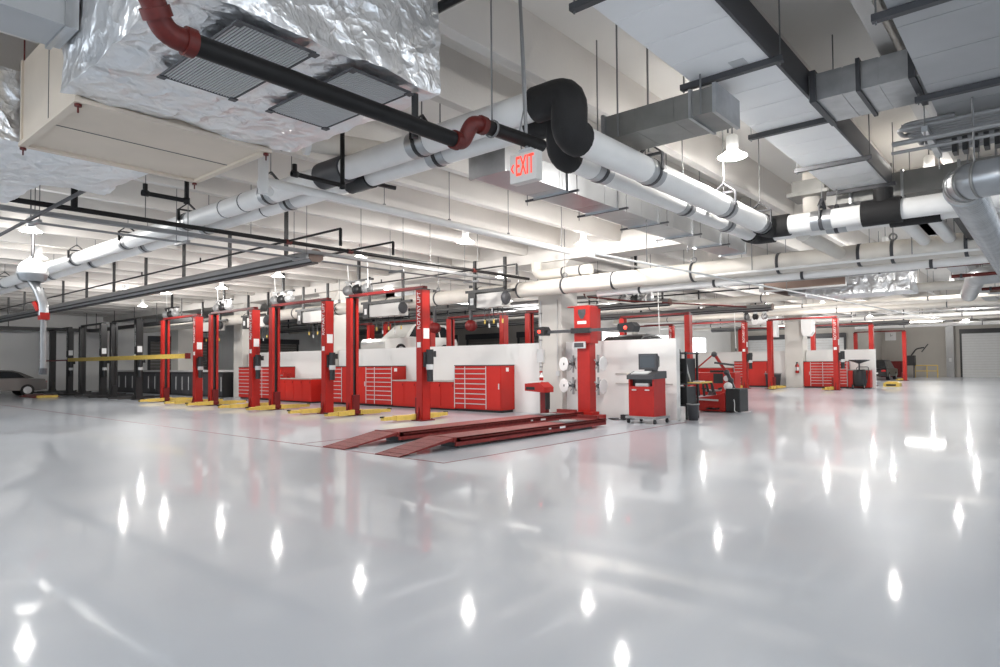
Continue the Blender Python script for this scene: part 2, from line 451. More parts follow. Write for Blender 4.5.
# ------------------------------------------------------------------ tool cabinets and counters
def cabinet(y0,y1,xf,depth,h,label,group,cols=((0,.34),(.34,1)),rows=8,door=None,name='tool_cabinet'):
    """drawers between y0 (right) and y1 (left) facing -X; door = (ya, yb) panels to the right of the drawers"""
    ys=[y0,y1]+([v for d in (door or []) for v in d])
    lo,hi=min(ys),max(ys)
    r=root(name,label,'cabinet',(xf+depth/2,(lo+hi)/2,0),group)
    b=MB(); b.box(xf+.02,lo,.08,xf+depth,hi,h); b.build('body','cab',r)
    b=MB(); b.box(xf+.08,lo+.03,0,xf+depth-.05,hi-.03,.08); b.build('plinth','black',r)
    b=MB(); b.box(xf-.005,lo-.01,h,xf+depth,hi+.01,h+.03); b.build('top','dgrey',r)
    w=y1-y0
    for (ca,cb) in cols:
        a=y1-w*cb+.012; c=y1-w*ca-.012
        for k in range(rows):
            z0=.12+(h-.18)*k/rows; z1=.12+(h-.18)*(k+1)/rows-.012
            d=MB(); d.box(xf,a,z0,xf+.02,c,z1); dr=d.build('drawer','cab',r)
            hd=MB(); hd.box(xf-.018,a+.01,z1-.03,xf,c-.01,z1-.005); hd.build('handle','lgrey',dr)
    b=MB()
    for (ca,cb) in cols:
        b.box(xf-.012,y1-w*ca-.012,.1,xf+.001,y1-w*ca+.012,h-.02)
    b.box(xf-.012,y0-.012,.1,xf+.001,y0+.012,h-.02); b.build('edge_trim','lgrey',r)
    for (a,c) in (door or []):
        d=MB(); d.box(xf,a+.015,.12,xf+.02,c-.015,h-.04); dd=d.build('door','cab',r)
        hd=MB(); hd.box(xf-.025,a+.05,h*.5,xf,a+.075,h*.62); hd.build('handle','lgrey',dd)
    return r
def counter(y0,y1,xf,depth,h,label,group,n=5):
    r=root('counter_cabinet',label,'cabinet',(xf+depth/2,(y0+y1)/2,0),group)
    b=MB(); b.box(xf+.02,y0,.06,xf+depth,y1,h-.04); b.build('body','cab',r)
    b=MB(); b.box(xf+.07,y0+.02,0,xf+depth-.05,y1-.02,.06); b.build('plinth','black',r)
    b=MB(); b.box(xf-.03,y0,h-.04,xf+depth,y1,h); b.build('worktop','worktop',r)
    for k in range(n):
        a=y0+(y1-y0)*k/n+.01; c=y0+(y1-y0)*(k+1)/n-.01
        d=MB(); d.box(xf,a,.1,xf+.02,c,h-.07); dd=d.build('door','cab',r)
        hd=MB(); hd.box(xf-.015,a+.04,h-.2,xf,a+.06,h-.12); hd.build('handle','dred',dd)
    return r
gcab='red cabinets along the near half wall'
XF=15.2
c1=cabinet(13.59,14.97,XF,.68,1.46,'tall red cabinet nearest the column, wide drawers and plain side',gcab,rows=8,door=[(12.99,13.59)])
b=MB(); b.box(XF+.27,12.984,1.28,XF+.4,12.99,1.4); b.build('sticker','white',c1)
counter(15.0,18.1,XF,.68,.98,'low red counter with grey worktop between two tall red cabinets',gcab)
c2=cabinet(18.14,19.61,XF,.68,1.46,'tall red drawer cabinet seen through the nearest lift, left of low counter',gcab,door=[(19.61,21.1)])
b=MB(); b.box(XF+.12,18.134,1.28,XF+.25,18.14,1.4); b.build('sticker','white',c2)
cabinet(21.13,22.3,XF,.65,1.46,'red drawer cabinet behind the second lift, beside white wall end',gcab,cols=((0,1),))
counter(22.85,25.4,XF-.25,.7,1.0,'short red counter with pale worktop behind the third lift',gcab,4)
cabinet(26.1,27.6,XF,.68,1.46,'red cabinet behind the third lift, left of the short counter',gcab,door=[(25.5,26.1)])
cabinet(28.2,29.2,XF,.68,1.46,'leftmost tall red cabinet, behind the third lift power unit',gcab,cols=((0,1),),door=[(27.62,28.2)])
# vise on the short counter
r=root('bench_vise','small red vise on the left end of the short red counter','vise',(15.2,24.9,1.0))
b=MB(); b.cyl((15.2,24.9,1.0),.09,.06,14); b.box(15.1,24.8,1.06,15.3,25.0,1.2); b.box(14.93,24.83,1.08,15.1,24.97,1.24); b.build('body','red',r)
b=MB(); b.tube([(14.9,24.9,1.12),(14.85,24.9,1.12)],.03,10); b.bar((14.85,24.78,1.12),(14.85,25.02,1.12),.015,.015); b.build('screw_handle','grey',r)
gC2='red cabinets along the far half wall'
cabinet(8.9,10.82,40.5,.55,1.5,'wide red drawer cabinet on the far wall behind the lift',gC2,rows=8,door=[(10.82,11.2)])
counter(7.75,8.85,40.5,.55,1.05,'short plain red cabinet at the end of the far half wall',gC2,1)
cabinet(14.6,15.3,40.5,.55,1.55,'red drawer cabinet behind the tire changer, in far wall shadow',gC2,cols=((0,1),),door=[(13.3,14.6)])
counter(15.4,18.2,40.5,.55,1.2,'long low red bench behind the tire changer',gC2,4)
# dark cabinets along the far-left wall
for i,(a,c,l) in enumerate([(30.8,33.4,'black low cabinet along the far-left half wall, nearest the red cabinets'),(33.6,36.6,'black low cabinet under the pale column at far left'),(36.8,40.4,'black low cabinet behind the second black lift'),(40.8,45.,'black low cabinet near the grey sedan')]):
    r=root('storage_cabinet',l,'cabinet',(15.5,(a+c)/2,0),'black storage cabinets at the far left')
    b=MB(); b.box(15.22,a,0,15.88,c,1.2); b.build('body','black',r)
    b=MB(); b.box(15.17,a,1.2,15.88,c,1.24); b.build('worktop','dgrey',r)
    n=4
    for k in range(n):
        a2=a+(c-a)*k/n+.02; c2=a+(c-a)*(k+1)/n-.02
        d=MB(); d.box(15.2,a2,.1,15.22,c2,1.16); dd=d.build('door','dgrey',r)
        h=MB(); h.box(15.17,a2+.05,.3,15.2,a2+.08,1.0); h.build('handle','lgrey',dd)

# ------------------------------------------------------------------ alignment runways
r=root('alignment_rack','pair of low dusty-red runways with ramps and turn plates on the floor','vehicle lift',(10.5,9.2,0))
for (ya,yb,xe,xt) in [(8.15,8.77,13.4,6.98),(9.68,10.34,14.75,7.02)]:
    b=MB(); b.box(8.25,ya,.12,xe,yb,.20); b.box(8.3,ya,.05,xe,ya+.03,.20); b.box(8.3,yb-.03,.05,xe,yb,.20)
    b.box(8.4,ya-.02,.155,xe,ya,.175)
    rw=b.build('runway','ramp',r)
    b=MB(); b.prism([(xt,0),(xt,.012),(8.22,.205),(8.3,.205),(8.3,.15),(8.22,.15)],'y',ya,yb); b.box(8.24,ya-.02,.16,8.3,yb+.02,.215)
    rp=b.build('ramp','ramp',r)
    b=MB()
    for k in range(5):
        xx=xt+.15+k*.22; z=.014+(xx-xt)/(8.22-xt)*.19
        b.bar((xx,ya+.04,z-.002),(xx,yb-.04,z-.002),.012,.008)
    b.build('tread_bar','dred',rp)
    b=MB(); b.lathe([(0,.205),(.19,.205),(.2,.215),(.2,.222),(0,.222)],(xe-1.15,(ya+yb)/2,0),24); b.build('turn_plate','silver',rw)
    b=MB(); b.box(xe-1.6,ya+.05,.2,xe-.75,yb-.05,.206); b.build('plate_recess','dgrey',rw)
    b=MB(); b.box(xe-.35,ya+.03,.2,xe-.25,yb-.03,.28); b.build('wheel_stop','ramp',rw)
    b=MB(); b.box(8.45,ya+.08,.0,9.3,yb-.08,.12); b.box(xe-1.4,ya+.08,0,xe-.5,yb-.08,.12); b.build('scissor_base','black',rw)
    b=MB(); b.box(xe-1.9,ya-.005,.11,xe-1.7,ya,.17); b.box(xe-2.3,ya-.005,.12,xe-2.22,ya,.16); b.build('rating_label','white',rw)

# lift control console
r=root('lift_console','red lift control stand with a shelf and spray bottle beside the column','control stand',(14.5,11.05,0))
b=MB(); b.box(14.32,10.62,0,14.72,11.28,.08); b.build('foot','red',r)
b=MB(); b.box(14.42,10.70,.08,14.60,10.88,.82); b.build('pillar','dred',r)
b=MB(); b.box(14.40,10.66,.25,14.58,10.695,.78); b.build('cover_strip','black',r)
b=MB(); b.prism([(10.62,.72),(11.3,.76),(11.3,.96),(10.8,1.0),(10.62,.86)],'x',14.27,14.70); hd=b.build('control_head','red',r)
b=MB(); b.box(14.26,10.95,.79,14.272,11.25,.87); b.build('slot','black',hd)
b=MB(); b.box(14.3,10.85,.985,14.66,11.22,1.005); b.build('paper_pad','white',hd)
r=root('spray_bottle','white spray bottle with red label on the lift control stand','bottle',(14.45,10.85,1.005))
b=MB(); b.lathe([(0,0),(.05,0),(.055,.02),(.055,.16),(.02,.22),(.02,.26),(0,.26)],(14.45,10.85,1.005),16); b.build('bottle','white',r)
b=MB(); b.lathe([(.056,.04),(.0565,.05),(.0565,.12),(.056,.13)],(14.45,10.85,1.005),16); b.build('bottle_label','red',r)
b=MB(); b.box(14.39,10.83,1.265,14.48,10.87,1.31); b.bar((14.4,10.85,1.27),(14.39,10.85,1.22),.012,.012); b.build('trigger','red',r)

# ------------------------------------------------------------------ wheel alignment camera tower
r=root('camera_tower','tall red wheel-alignment tower with dark cross-arm before the white half wall','alignment tower',(15.0,9.72,0))
b=MB(); b.box(14.72,9.3,0,15.3,10.2,.12); b.box(14.8,9.45,.12,15.2,10.0,.2); b.build('base','red',r,bevel=.01)
b=MB(); b.box(14.85,9.52,.2,15.15,9.92,3.0); b.build('post','red',r,bevel=.01)
b=MB(); b.box(14.80,9.46,2.05,15.2,9.98,3.05); b.box(14.8,9.5,3.05,15.2,10.2,3.08); hd=b.build('carriage_head','red',r,bevel=.01)
b=MB(); b.prism([(9.60,2.98),(9.84,2.98),(9.84,2.86),(9.76,2.72),(9.68,2.72),(9.60,2.86)],'x',14.79,14.80); b.build('dark_badge','dgrey',hd)
b=MB(); b.box(14.79,9.58,2.58,14.80,9.86,2.66); b.build('name_plate','white',hd)
b=MB(); b.box(14.70,8.35,2.36,14.79,10.85,2.44); arm=b.build('cross_arm','dgrey',r)
b=MB(); b.box(14.69,9.42,2.33,14.80,10.02,2.47); b.build('arm_clamp','black',arm)
for yy,s,lbl in ((10.98,.75,None),(8.25,1.1,None)):
    b=MB(); b.prism([(yy-.2*s,2.30),(yy+.16*s,2.30),(yy+.22*s,2.4),(yy+.2*s,2.52),(yy-.15*s,2.55),(yy-.24*s,2.45)],'x',14.55,14.85)
    h=b.build('camera_head','black',arm)
    b=MB(); b.lathe([(0,0),(.035,0),(.045,.03),(.045,.06)],(14.51,yy,2.41),16,axis=(1,0,0)); b.build('camera_lens','redlamp',h)
b=MB(); b.box(14.74,9.6,1.92,14.8,9.98,2.10); st=b.build('status_box','lgrey',r)
b=MB(); b.box(14.735,9.64,1.95,14.742,9.94,2.07); b.build('status_screen','dgrey',st)
def wheel_clamp(y,z,side,label):
    q=root('wheel_clamp',label,'wheel clamp',(15,y,z),'wheel clamps hanging on the alignment tower')
    d=Vector((-1,.25,0)).normalized() if side>0 else Vector((-.05,-1,0)).normalized()
    c=Vector((14.93,y+(.40 if side>0 else -.27),z))
    b=MB(); b.lathe([(0,-.012),(.19,-.012),(.205,0),(.19,.012),(0,.012)],c,8,axis=d,smooth=False); b.build('sensor_plate','white',q)
    b=MB(); m_=Vector((15.0,y+side*.1,z))
    b.bar(m_+Vector((-.05,0,-.24)),m_+Vector((-.05,0,.24)),.05,.04)
    bk=b.build('bracket_bar','grey',q)
    b=MB()
    for a in (.6,2.2,3.9,5.4):
        b.bar(m_,m_+Vector((-.06,.14*math.cos(a),.2*math.sin(a))),.035,.03)
    b.build('claw_arm','grey',bk)
    b=MB(); b.bar(m_,c,.06,.06); b.cyl(m_+Vector((-.09,0,0)),.055,.08,12,axis=(1,0,0)); b.build('hub','dgrey',q)
    b=MB(); b.box(c.x-.03,c.y-side*.16,z-.06,c.x+.01,c.y-side*.1,z+.06); b.build('battery_pack','black',q)
wheel_clamp(10.03,1.5,1,'upper wheel clamp with silver plate on the column side of the tower')
wheel_clamp(10.03,.9,1,'lower wheel clamp with silver plate on the column side of the tower')
wheel_clamp(9.42,1.5,-1,'upper wheel clamp with silver plate on the console side of the tower')
wheel_clamp(9.42,.9,-1,'lower wheel clamp with silver plate on the console side of the tower')

# ------------------------------------------------------------------ alignment console
r=root('console_cart','red wheeled alignment console cabinet with dark sloped top by the wall','console',(14.9,7.85,0))
b=MB(); b.box(14.58,7.5,.18,15.2,8.2,.92); b.box(14.72,7.5,.92,15.2,8.2,1.12); b.box(14.58,7.5,.92,14.72,7.54,1.12); b.box(14.58,8.16,.92,14.72,8.2,1.12); b.build('body','red',r)
b=MB(); b.box(14.715,7.54,.93,14.722,8.16,1.1); b.build('printer_niche','black',r)
b=MB(); b.prism([(14.54,1.1),(15.22,1.12),(15.22,1.3),(14.9,1.3),(14.54,1.2)],'y',7.47,8.23); tp=b.build('sloped_top','dgrey',r)
b=MB(); b.box(14.57,7.52,.84,14.581,8.18,.845); b.build('seam','dred',r)
for yy in (7.62,7.98):
    b=MB(); b.box(14.56,yy,.82,14.58,yy+.12,.85); b.build('handle','lgrey',r)
b=MB(); b.box(14.50,7.42,.12,15.28,8.26,.18); b.build('dolly','grey',r)
for cx in (14.56,15.22):
    for cy in (7.48,8.2):
        b=MB(); b.cyl((cx,cy-.02,.055),.055,.04,14,axis=(0,1,0)); b.box(cx-.02,cy-.03,.06,cx+.02,cy+.03,.125); b.build('caster','black',r)
r=root('printer','grey printer inside the niche of the red console','printer',(14.68,7.85,.925))
b=MB(); b.box(14.6,7.66,.925,14.70,8.02,1.0); b.build('body','lgrey',r)
b=MB(); b.box(14.57,7.7,.975,14.66,7.98,.985); b.build('paper','white',r)
r=root('keyboard','pale keyboard on the red console below the monitor','keyboard',(14.68,7.92,1.25))
b=MB(); b.prism([(14.60,1.225),(14.82,1.28),(14.82,1.305),(14.60,1.25)],'y',7.68,8.14); b.build('keyboard_case','lgrey',r)
b=MB()
for i in range(4):
    for j in range(12):
        xx=14.63+i*.045; zz=1.2525+(xx-14.6)*.25
        b.box(xx,7.70+j*.035,zz,xx+.034,7.728+j*.035,zz+.01)
b.build('keys','white',r)
r=root('crt_monitor','boxy dark grey tube monitor on top of the red console','monitor',(15.0,7.8,1.3))
b=MB(); b.box(14.84,7.55,1.34,14.92,8.05,1.74); b.add([(14.92,7.57,1.36),(14.92,8.03,1.36),(14.92,8.03,1.72),(14.92,7.57,1.72),(15.22,7.66,1.42),(15.22,7.94,1.42),(15.22,7.94,1.66),(15.22,7.66,1.66)],[(0,1,5,4),(1,2,6,5),(2,3,7,6),(3,0,4,7),(4,5,6,7)])
b.build('case','dgrey',r)
b=MB(); b.box(14.836,7.6,1.39,14.84,8.0,1.70); b.build('screen','blue',r)
b=MB(); b.box(14.9,7.68,1.3,15.15,7.92,1.34); b.build('stand','dgrey',r)
r=root('power_strip','black power box with cables on the floor by the console','power box',(15.5,8.75,0))
b=MB(); b.box(15.45,8.6,0,15.6,8.95,.12); b.build('box','black',r)
b=MB(); b.tube(bend([(15.45,8.7,.05),(15.2,8.65,.015),(15.05,8.9,.012),(15.3,9.25,.012),(15.45,9.0,.012)],.08),.012,8); b.tube(bend([(15.5,8.65,.1),(15.5,8.35,.3),(15.25,8.2,.4)],.1),.01,8); b.build('cable','black',r)
r=root('air_hose','thin pipe with a pale fitting across the console half wall','pipe',(15.84,8.9,.9))
b=MB(); b.tube([(15.82,7.6,.95),(15.82,9.3,.95)],.012,8); b.tube([(15.82,8.9,1.22),(15.82,9.3,1.22)],.012,8); b.build('pipe_run','worktop',r)
b=MB(); b.cyl((15.81,8.85,1.22),.03,.08,10,axis=(0,1,0)); b.build('fitting','cream',r)
# shelving and bin at the wall end
r=root('tool_rack','black tool rack loaded with dark gear at the end of the console wall','rack',(16.6,7.75,0))
for x in (16.25,16.95):
    for y in (7.42,8.1):
        b=MB(); b.box(x-.025,y-.025,0,x+.025,y+.025,1.8); b.build('upright','black',r)
for z in (.35,.92,1.74):
    b=MB(); b.box(16.2,7.38,z,17.0,8.14,z+.04); b.build('shelf','dgrey',r)
b=MB(); b.box(16.3,8.0,.96,16.95,8.06,1.72); b.box(16.3,8.0,.05,16.95,8.06,.9); b.build('back_panel','black',r)
r=root('cable_coil','coiled dark cables and testers standing on the black tool rack','cable',(16.6,7.7,.96))
b=MB(); b.lathe([(.10,-.03),(.14,-.03),(.15,0),(.14,.03),(.10,.03),(.09,0),(.10,-.03)],(16.3,7.6,1.12),16,axis=(1,.4,0)); b.build('coil','rubber',r)
b=MB(); b.box(16.3,7.45,.965,16.9,7.95,1.62); b.build('tester','black',r)
b=MB(); b.box(16.25,7.44,.395,16.9,7.95,.86); b.build('lower_case','black',r)
b=MB(); b.tube([(16.28,7.45,1.7),(16.3,7.4,1.3),(16.5,7.41,1.0)],.02,8); b.build('cable_loop','lgrey',r)
r=root('yellow_tray','yellow tray jutting from the middle shelf of the black rack','tray',(16.5,7.2,.92))
b=MB(); b.box(16.3,6.98,.962,16.9,7.44,.985); b.box(16.3,6.98,.985,16.9,7.0,1.01); b.build('tray','yellow',r)
b=MB(); b.box(16.4,7.1,.985,16.7,7.3,1.02); b.build('cloth','cream',r)
r=root('waste_bin','grey tapered waste bin standing beside the black rack','bin',(16.3,7.0,0))
b=MB(); b.lathe([(0,.01),(.12,0),(.15,.42),(.157,.43),(.14,.42),(.11,.03),(0,.03)],(16.2,7.22,0),20); b.build('bucket','dgrey',r)
b=MB(); b.lathe([(.145,.405),(.165,.41),(.165,.435),(.14,.435)],(16.2,7.22,0),20); b.build('rim','grey',r)

# ------------------------------------------------------------------ tire changer
def tire_changer(ox,oy):
    r=root('tire_changer','red tire changer with jointed arms and turntable beside the aisle','tire changer',(ox,oy,0))
    P=lambda x,y,z:(ox+x,oy+y,z)
    b=MB(); b.prism([(oy-.15,.02),(oy+.72,.02),(oy+.8,.2),(oy+.72,.42),(oy+.2,.5),(oy-.15,.62)],'x',ox-.35,ox+.35); b.build('body','red',r,bevel=.02)
    b=MB(); b.box(ox-.33,oy-.6,.02,ox+.35,oy-.16,.72); b.build('motor_cabinet','black',r,bevel=.02)
    b=MB(); b.lathe([(0,.5),(.14,.5),(.1,.6),(.27,.62),(.29,.66),(.1,.67),(0,.67)],P(-.02,.38,0),24); tt=b.build('turntable','grey',r)
    for a in range(4):
        b=MB(); an=a*PI/2+.4; c=Vector(P(-.02+.18*math.cos(an),.38+.18*math.sin(an),.67)); b.bar(c,c+Vector((.12*math.cos(an),.12*math.sin(an),.05)),.06,.07); b.build('jaw','black',tt)
    b=MB(); b.bar(P(.25,-.2,.7),P(.22,.0,1.25),.09,.1); b.build('column','dgrey',r)
    b=MB(); b.bar(P(.22,.02,1.2),P(.0,.3,1.78),.07,.08); b.build('swing_arm','red',r)
    b=MB(); b.bar(P(.0,.3,1.78),P(-.1,.78,1.36),.04,.04); b.build('helper_arm','red',r)
    b=MB(); b.bar(P(.0,.3,1.5),P(.2,-.25,1.42),.05,.06); b.build('mount_arm','dgrey',r)
    for q in ((.0,.3,1.76),(.2,0,1.2),(.22,-.12,.95)):
        b=MB(); b.lathe([(0,-.08),(.07,-.06),(.09,0),(.07,.06),(0,.08)],P(*q),14,axis=(1,.3,0)); b.build('arm_joint','dgrey',r)
    b=MB(); b.lathe([(0,0),(.09,0),(.13,.04),(.13,.08),(0,.1)],P(-.2,-.22,.78),16,axis=(-1,0,0)); b.build('bead_roller','white',r)
    b=MB(); b.tube(bend([P(-.4,.72,.2),P(-.45,.92,.5),P(-.3,.85,.62)],.12),.025,8); b.build('bead_breaker','black',r)
    b=MB(); b.bar(P(-.38,.82,.38),P(-.38,.05,.36),.05,.05); b.build('breaker_bar','lgrey',r)
    for d in (0,.17):
        b=MB(); b.tube(bend([P(-.3,.68-d,.48),P(-.3,.72-d,.9),P(-.3,.45-d,.92),P(-.3,.38-d,.6)],.12),.04,8); b.build('hand_guard','black',r)
    for k in range(3):
        b=MB(); b.bar(P(-.35,.05+k*.14,.12),P(-.5,.05+k*.14,.10),.09,.025); b.build('pedal','black',r)
    b=MB(); b.tube(bend([P(-.2,-.3,.7),P(-.36,-.45,.3),P(-.4,-.45,.02),P(.1,-.75,.015)],.1),.012,8); b.build('air_line','white',r)
    return r
tire_changer(19.6,7.72)
# wheel balancer behind it
r=root('wheel_balancer','red wheel balancer with black screen behind the tire changer','wheel balancer',(29.5,11.8,0))
b=MB(); b.box(29.2,11.0,0,29.9,13.1,1.05); b.build('body','red',r,bevel=.03)
b=MB(); b.box(29.19,11.55,.55,29.2,12.0,1.0); b.box(29.3,11.4,1.05,29.6,12.2,1.15); b.build('opening','black',r)
b=MB(); b.cyl((29.19,11.35,.78),.13,.12,18,axis=(-1,0,0)); b.build('spindle_flange','lgrey',r)
b=MB(); b.box(29.18,12.3,.62,29.2,12.9,.66); b.build('stripe','white',r)
# oil drain
r=root('oil_drain','black wheeled oil drain with a wide funnel bowl beside the far wall end','oil drain',(40.2,8.2,0))
b=MB(); b.lathe([(0,.12),(.30,.12),(.33,.2),(.33,.95),(.28,1.05),(0,1.05)],(40.1,8.2,0),20); b.build('tank','black',r)
b=MB(); b.tube([(40.1,8.2,1.05),(40.1,8.2,1.42)],.04,10); b.build('riser','dgrey',r)
b=MB(); b.lathe([(.05,1.38),(.1,1.40),(.52,1.56),(.54,1.6),(.5,1.58),(.08,1.44),(0,1.44)],(40.1,8.2,0),24); b.build('funnel_bowl','dgrey',r)
for y in (7.95,8.5):
    b=MB(); b.cyl((39.85,y-.03,.12),.12,.06,16,axis=(0,1,0)); w=b.build('wheel','rubber',r)
    b=MB(); b.cyl((39.85,y-.034,.12),.06,.068,12,axis=(0,1,0)); b.build('wheel_hub','lgrey',w)
b=MB(); b.tube(bend([(40.3,7.9,.3),(40.45,7.8,1.2),(40.45,8.4,1.2),(40.3,8.5,.3)],.12),.02,8); b.build('push_handle','dgrey',r)
# bin beside far column
r=root('waste_bin','grey bin standing at the foot of the far white column','bin',(40.2,12.9,0))
b=MB(); b.lathe([(0,0),(.38,0),(.45,.8),(.47,.82),(.4,.8),(.35,.04),(0,.04)],(40.2,12.85,0),16); b.build('bucket','dgrey',r)
b=MB(); b.lathe([(.44,.78),(.49,.79),(.49,.84),(.42,.84)],(40.2,12.85,0),16); b.build('rim','grey',r)
# fire extinguisher on the far column
r=root('fire_extinguisher','small red fire extinguisher mounted on the far white column','fire extinguisher',(40.5,11.55,.85))
b=MB(); b.lathe([(0,.85),(.09,.85),(.1,.88),(.1,1.3),(.05,1.38),(.03,1.42),(0,1.42)],(40.48,11.55,0),16); b.build('cylinder','red',r)
b=MB(); b.lathe([(.101,1.0),(.102,1.02),(.102,1.18),(.101,1.2)],(40.48,11.55,0),16); b.build('label_band','white',r)
b=MB(); b.box(40.4,11.52,1.42,40.56,11.58,1.5); b.tube(bend([(40.45,11.55,1.44),(40.36,11.55,1.35),(40.37,11.55,1.0)],.05),.015,8); b.build('valve_hose','black',r)

# ------------------------------------------------------------------ cars
def car(name,label,loc,rz,paint,scale=1.,wagon=False):
    r=root(name,label,'car',(0,0,0))
    L=2.3; W=.88
    lower=[(-L,.35),(-L,.72),(-L+.1,.86),(-1.2,.93),(1.1,.98),(L-.1,.92),(L,.7),(L,.35),(1.75,.28),(1.75,.3),(-1.75,.3),(-1.75,.28)]
    b=MB(); b.prism([(x,z) for x,z in lower],'y',-W,W)
    if wagon: roof=[(-1.15,.92),(-.45,1.55),(-.2,1.62),(1.6,1.62),(1.95,1.52),(2.15,.95)]
    else: roof=[(-1.2,.92),(-.4,1.36),(0,1.43),(.75,1.4),(1.1,1.3),(1.75,.97)]
    n=len(roof)
    vs=[(x,-W+.04-0+(z-.92)*.28,z) for x,z in roof]+[(x,W-.04-(z-.92)*.28,z) for x,z in roof]
    b.add(vs,[tuple(range(n)),tuple(reversed(range(n,2*n)))]+[(i,i+1,n+i+1,n+i) for i in range(n-1)])
    body=b.build('body',paint,r,bevel=.05)
    for s in (-1,1):
        g=MB()
        def q(x,z): return (x,s*(W-.04-(z-.92)*.28+.006),z)
        if wagon: wins=[[(-.85,.98),(-.35,1.5),(.1,1.53),(.1,.98)],[(.17,.98),(.17,1.53),(1.1,1.53),(1.1,.98)],[(1.17,.98),(1.17,1.53),(1.6,1.5),(1.9,1.0)]]
        else: wins=[[(-.9,.98),(-.35,1.31),(.1,1.36),(.1,.98)],[(.17,.98),(.17,1.36),(.7,1.34),(1.0,1.25),(1.3,1.0)]]
        for wv in wins:
            w2=MB(); w2.add([q(x,z) for x,z in wv]+[(x,s*(W-.08-(z-.92)*.28),z) for x,z in wv],[tuple(range(len(wv)))]); w2.build('side_window','glass',r)
    g=MB(); z0,z1=(1.0,1.5) if wagon else (1.0,1.3)
    x=roof[-1][0]; xa=roof[-2][0] if wagon else roof[-2][0]
    g.add([(x-.02,-.6,z0),(x-.02,.6,z0),(xa+.05,.5,z1-.05),(xa+.05,-.5,z1-.05)],[(0,1,2,3)]); 
    for q0,q1 in ((-.8,-.5),(.5,.8)):
        g=MB(); g.box(L-.03,q0,.68,L+.012,q1,.82); g.build('tail_light','tail',r)
    for q0,q1 in ((-.78,-.45),(.45,.78)):
        g=MB(); g.box(-L-.012,q0,.6,-L+.03,q1,.72); g.build('headlight','lgrey',r)
    g=MB(); g.box(L-.02,-.26,.5,L+.015,.26,.62); g.build('number_plate','white',r)
    for x in (-1.4,1.4):
        for s in (-1,1):
            w=MB(); w.cyl((x,s*(W-.2),.32),.32,s*.22,22,axis=(0,1,0)); wh=w.build('wheel','rubber',r)
            h=MB(); h.cyl((x,s*(W+.005),.32),.2,s*.022,16,axis=(0,1,0)); h.build('wheel_rim','galv',wh)
    r.location=loc; r.rotation_euler=(0,0,rz); r.scale=(scale,)*3
    return r
car('sedan','dark grey sedan parked at the far left by the black lifts',(8.75,43.5,0),0,'carsilver',1.0)
r=root('wheel_ramp','low red ramp with a yellow edge beside the grey sedan','ramp',(10.2,40.8,0))
b=MB(); b.prism([(9.6,0),(10.9,0),(10.6,.12),(9.9,.12)],'y',39.6,42.); b.build('ramp_body','dred',r)
b=MB(); b.box(9.8,39.4,0,10.7,39.6,.11); b.build('yellow_edge','yellow',r)
car('station_wagon','pale car raised on a lift behind the white half wall',(20.9,23.5,1.85),0,'carwhite',1.,True)
car('coupe','black car parked beneath the farthest lift, red tail lamp',(60.8,10.9,0),PI,'carblack',1.,True)
car('coupe','black car on a lift behind the console wall, only its roof showing',(20.7,11.55,1.1),0,'carblack')
place(lift,False,(26.2,13.4,0),PI,'red two-post lift seen over the console wall behind the black car roof',gB)

# ------------------------------------------------------------------ overhead: insulated ducts, foil
def foil_box(x0,y0,z0,x1,y1,z1,step=.07,amp=.035,seed=0,sag=.05):
    """closed box skin with crumpled foil relief"""
    mb=MB()
    def disp(p):
        p=Vector(p); q=p*2.3+Vector((seed,seed*.7,0))
        n=Vector((noise.noise(q),noise.noise(q+Vector((31,7,3))),noise.noise(q+Vector((5,77,9)))))
        q2=p*7.+Vector((seed,3,1))
        n2=Vector((noise.noise(q2),noise.noise(q2+Vector((11,5,2))),noise.noise(q2+Vector((3,17,8)))))
        rid=1-abs(noise.noise(p*4.+Vector((2,seed,4))))*2
        u=(p.x-x0)/(x1-x0); v=(p.y-y0)/(y1-y0); w=(p.z-z0)/(z1-z0)
        out=p+n*amp*.9+n2*amp*.45
        bz=4*u*(1-u)*4*v*(1-v)
        if w<.5: out.z-= sag*bz*(.6+.4*rid)
        return out
    def face(o,du,dv):
        o=Vector(o);du=Vector(du);dv=Vector(dv)
        nu=max(2,int(du.length/step)); nv=max(2,int(dv.length/step))
        vs=[disp(o+du*(i/nu)+dv*(j/nv)) for j in range(nv+1) for i in range(nu+1)]
        fs=[(j*(nu+1)+i,j*(nu+1)+i+1,(j+1)*(nu+1)+i+1,(j+1)*(nu+1)+i) for j in range(nv) for i in range(nu)]
        mb.add(vs,fs,True)
    X=x1-x0;Y=y1-y0;Z=z1-z0
    face((x0,y0,z0),(X,0,0),(0,Y,0)); face((x0,y0,z1),(X,0,0),(0,Y,0))
    face((x0,y0,z0),(X,0,0),(0,0,Z)); face((x0,y1,z0),(X,0,0),(0,0,Z))
    face((x0,y0,z0),(0,Y,0),(0,0,Z)); face((x1,y0,z0),(0,Y,0),(0,0,Z))
    return mb
r=root('foil_duct','huge crumpled silver foil duct overhead with two slatted grilles','duct',(2.8,5.0,3.8))
foil_box(1.72,4.0,3.85,3.9,6.35,4.80,.03,.036,1.,.03).build('foil_wrap','foil',r)
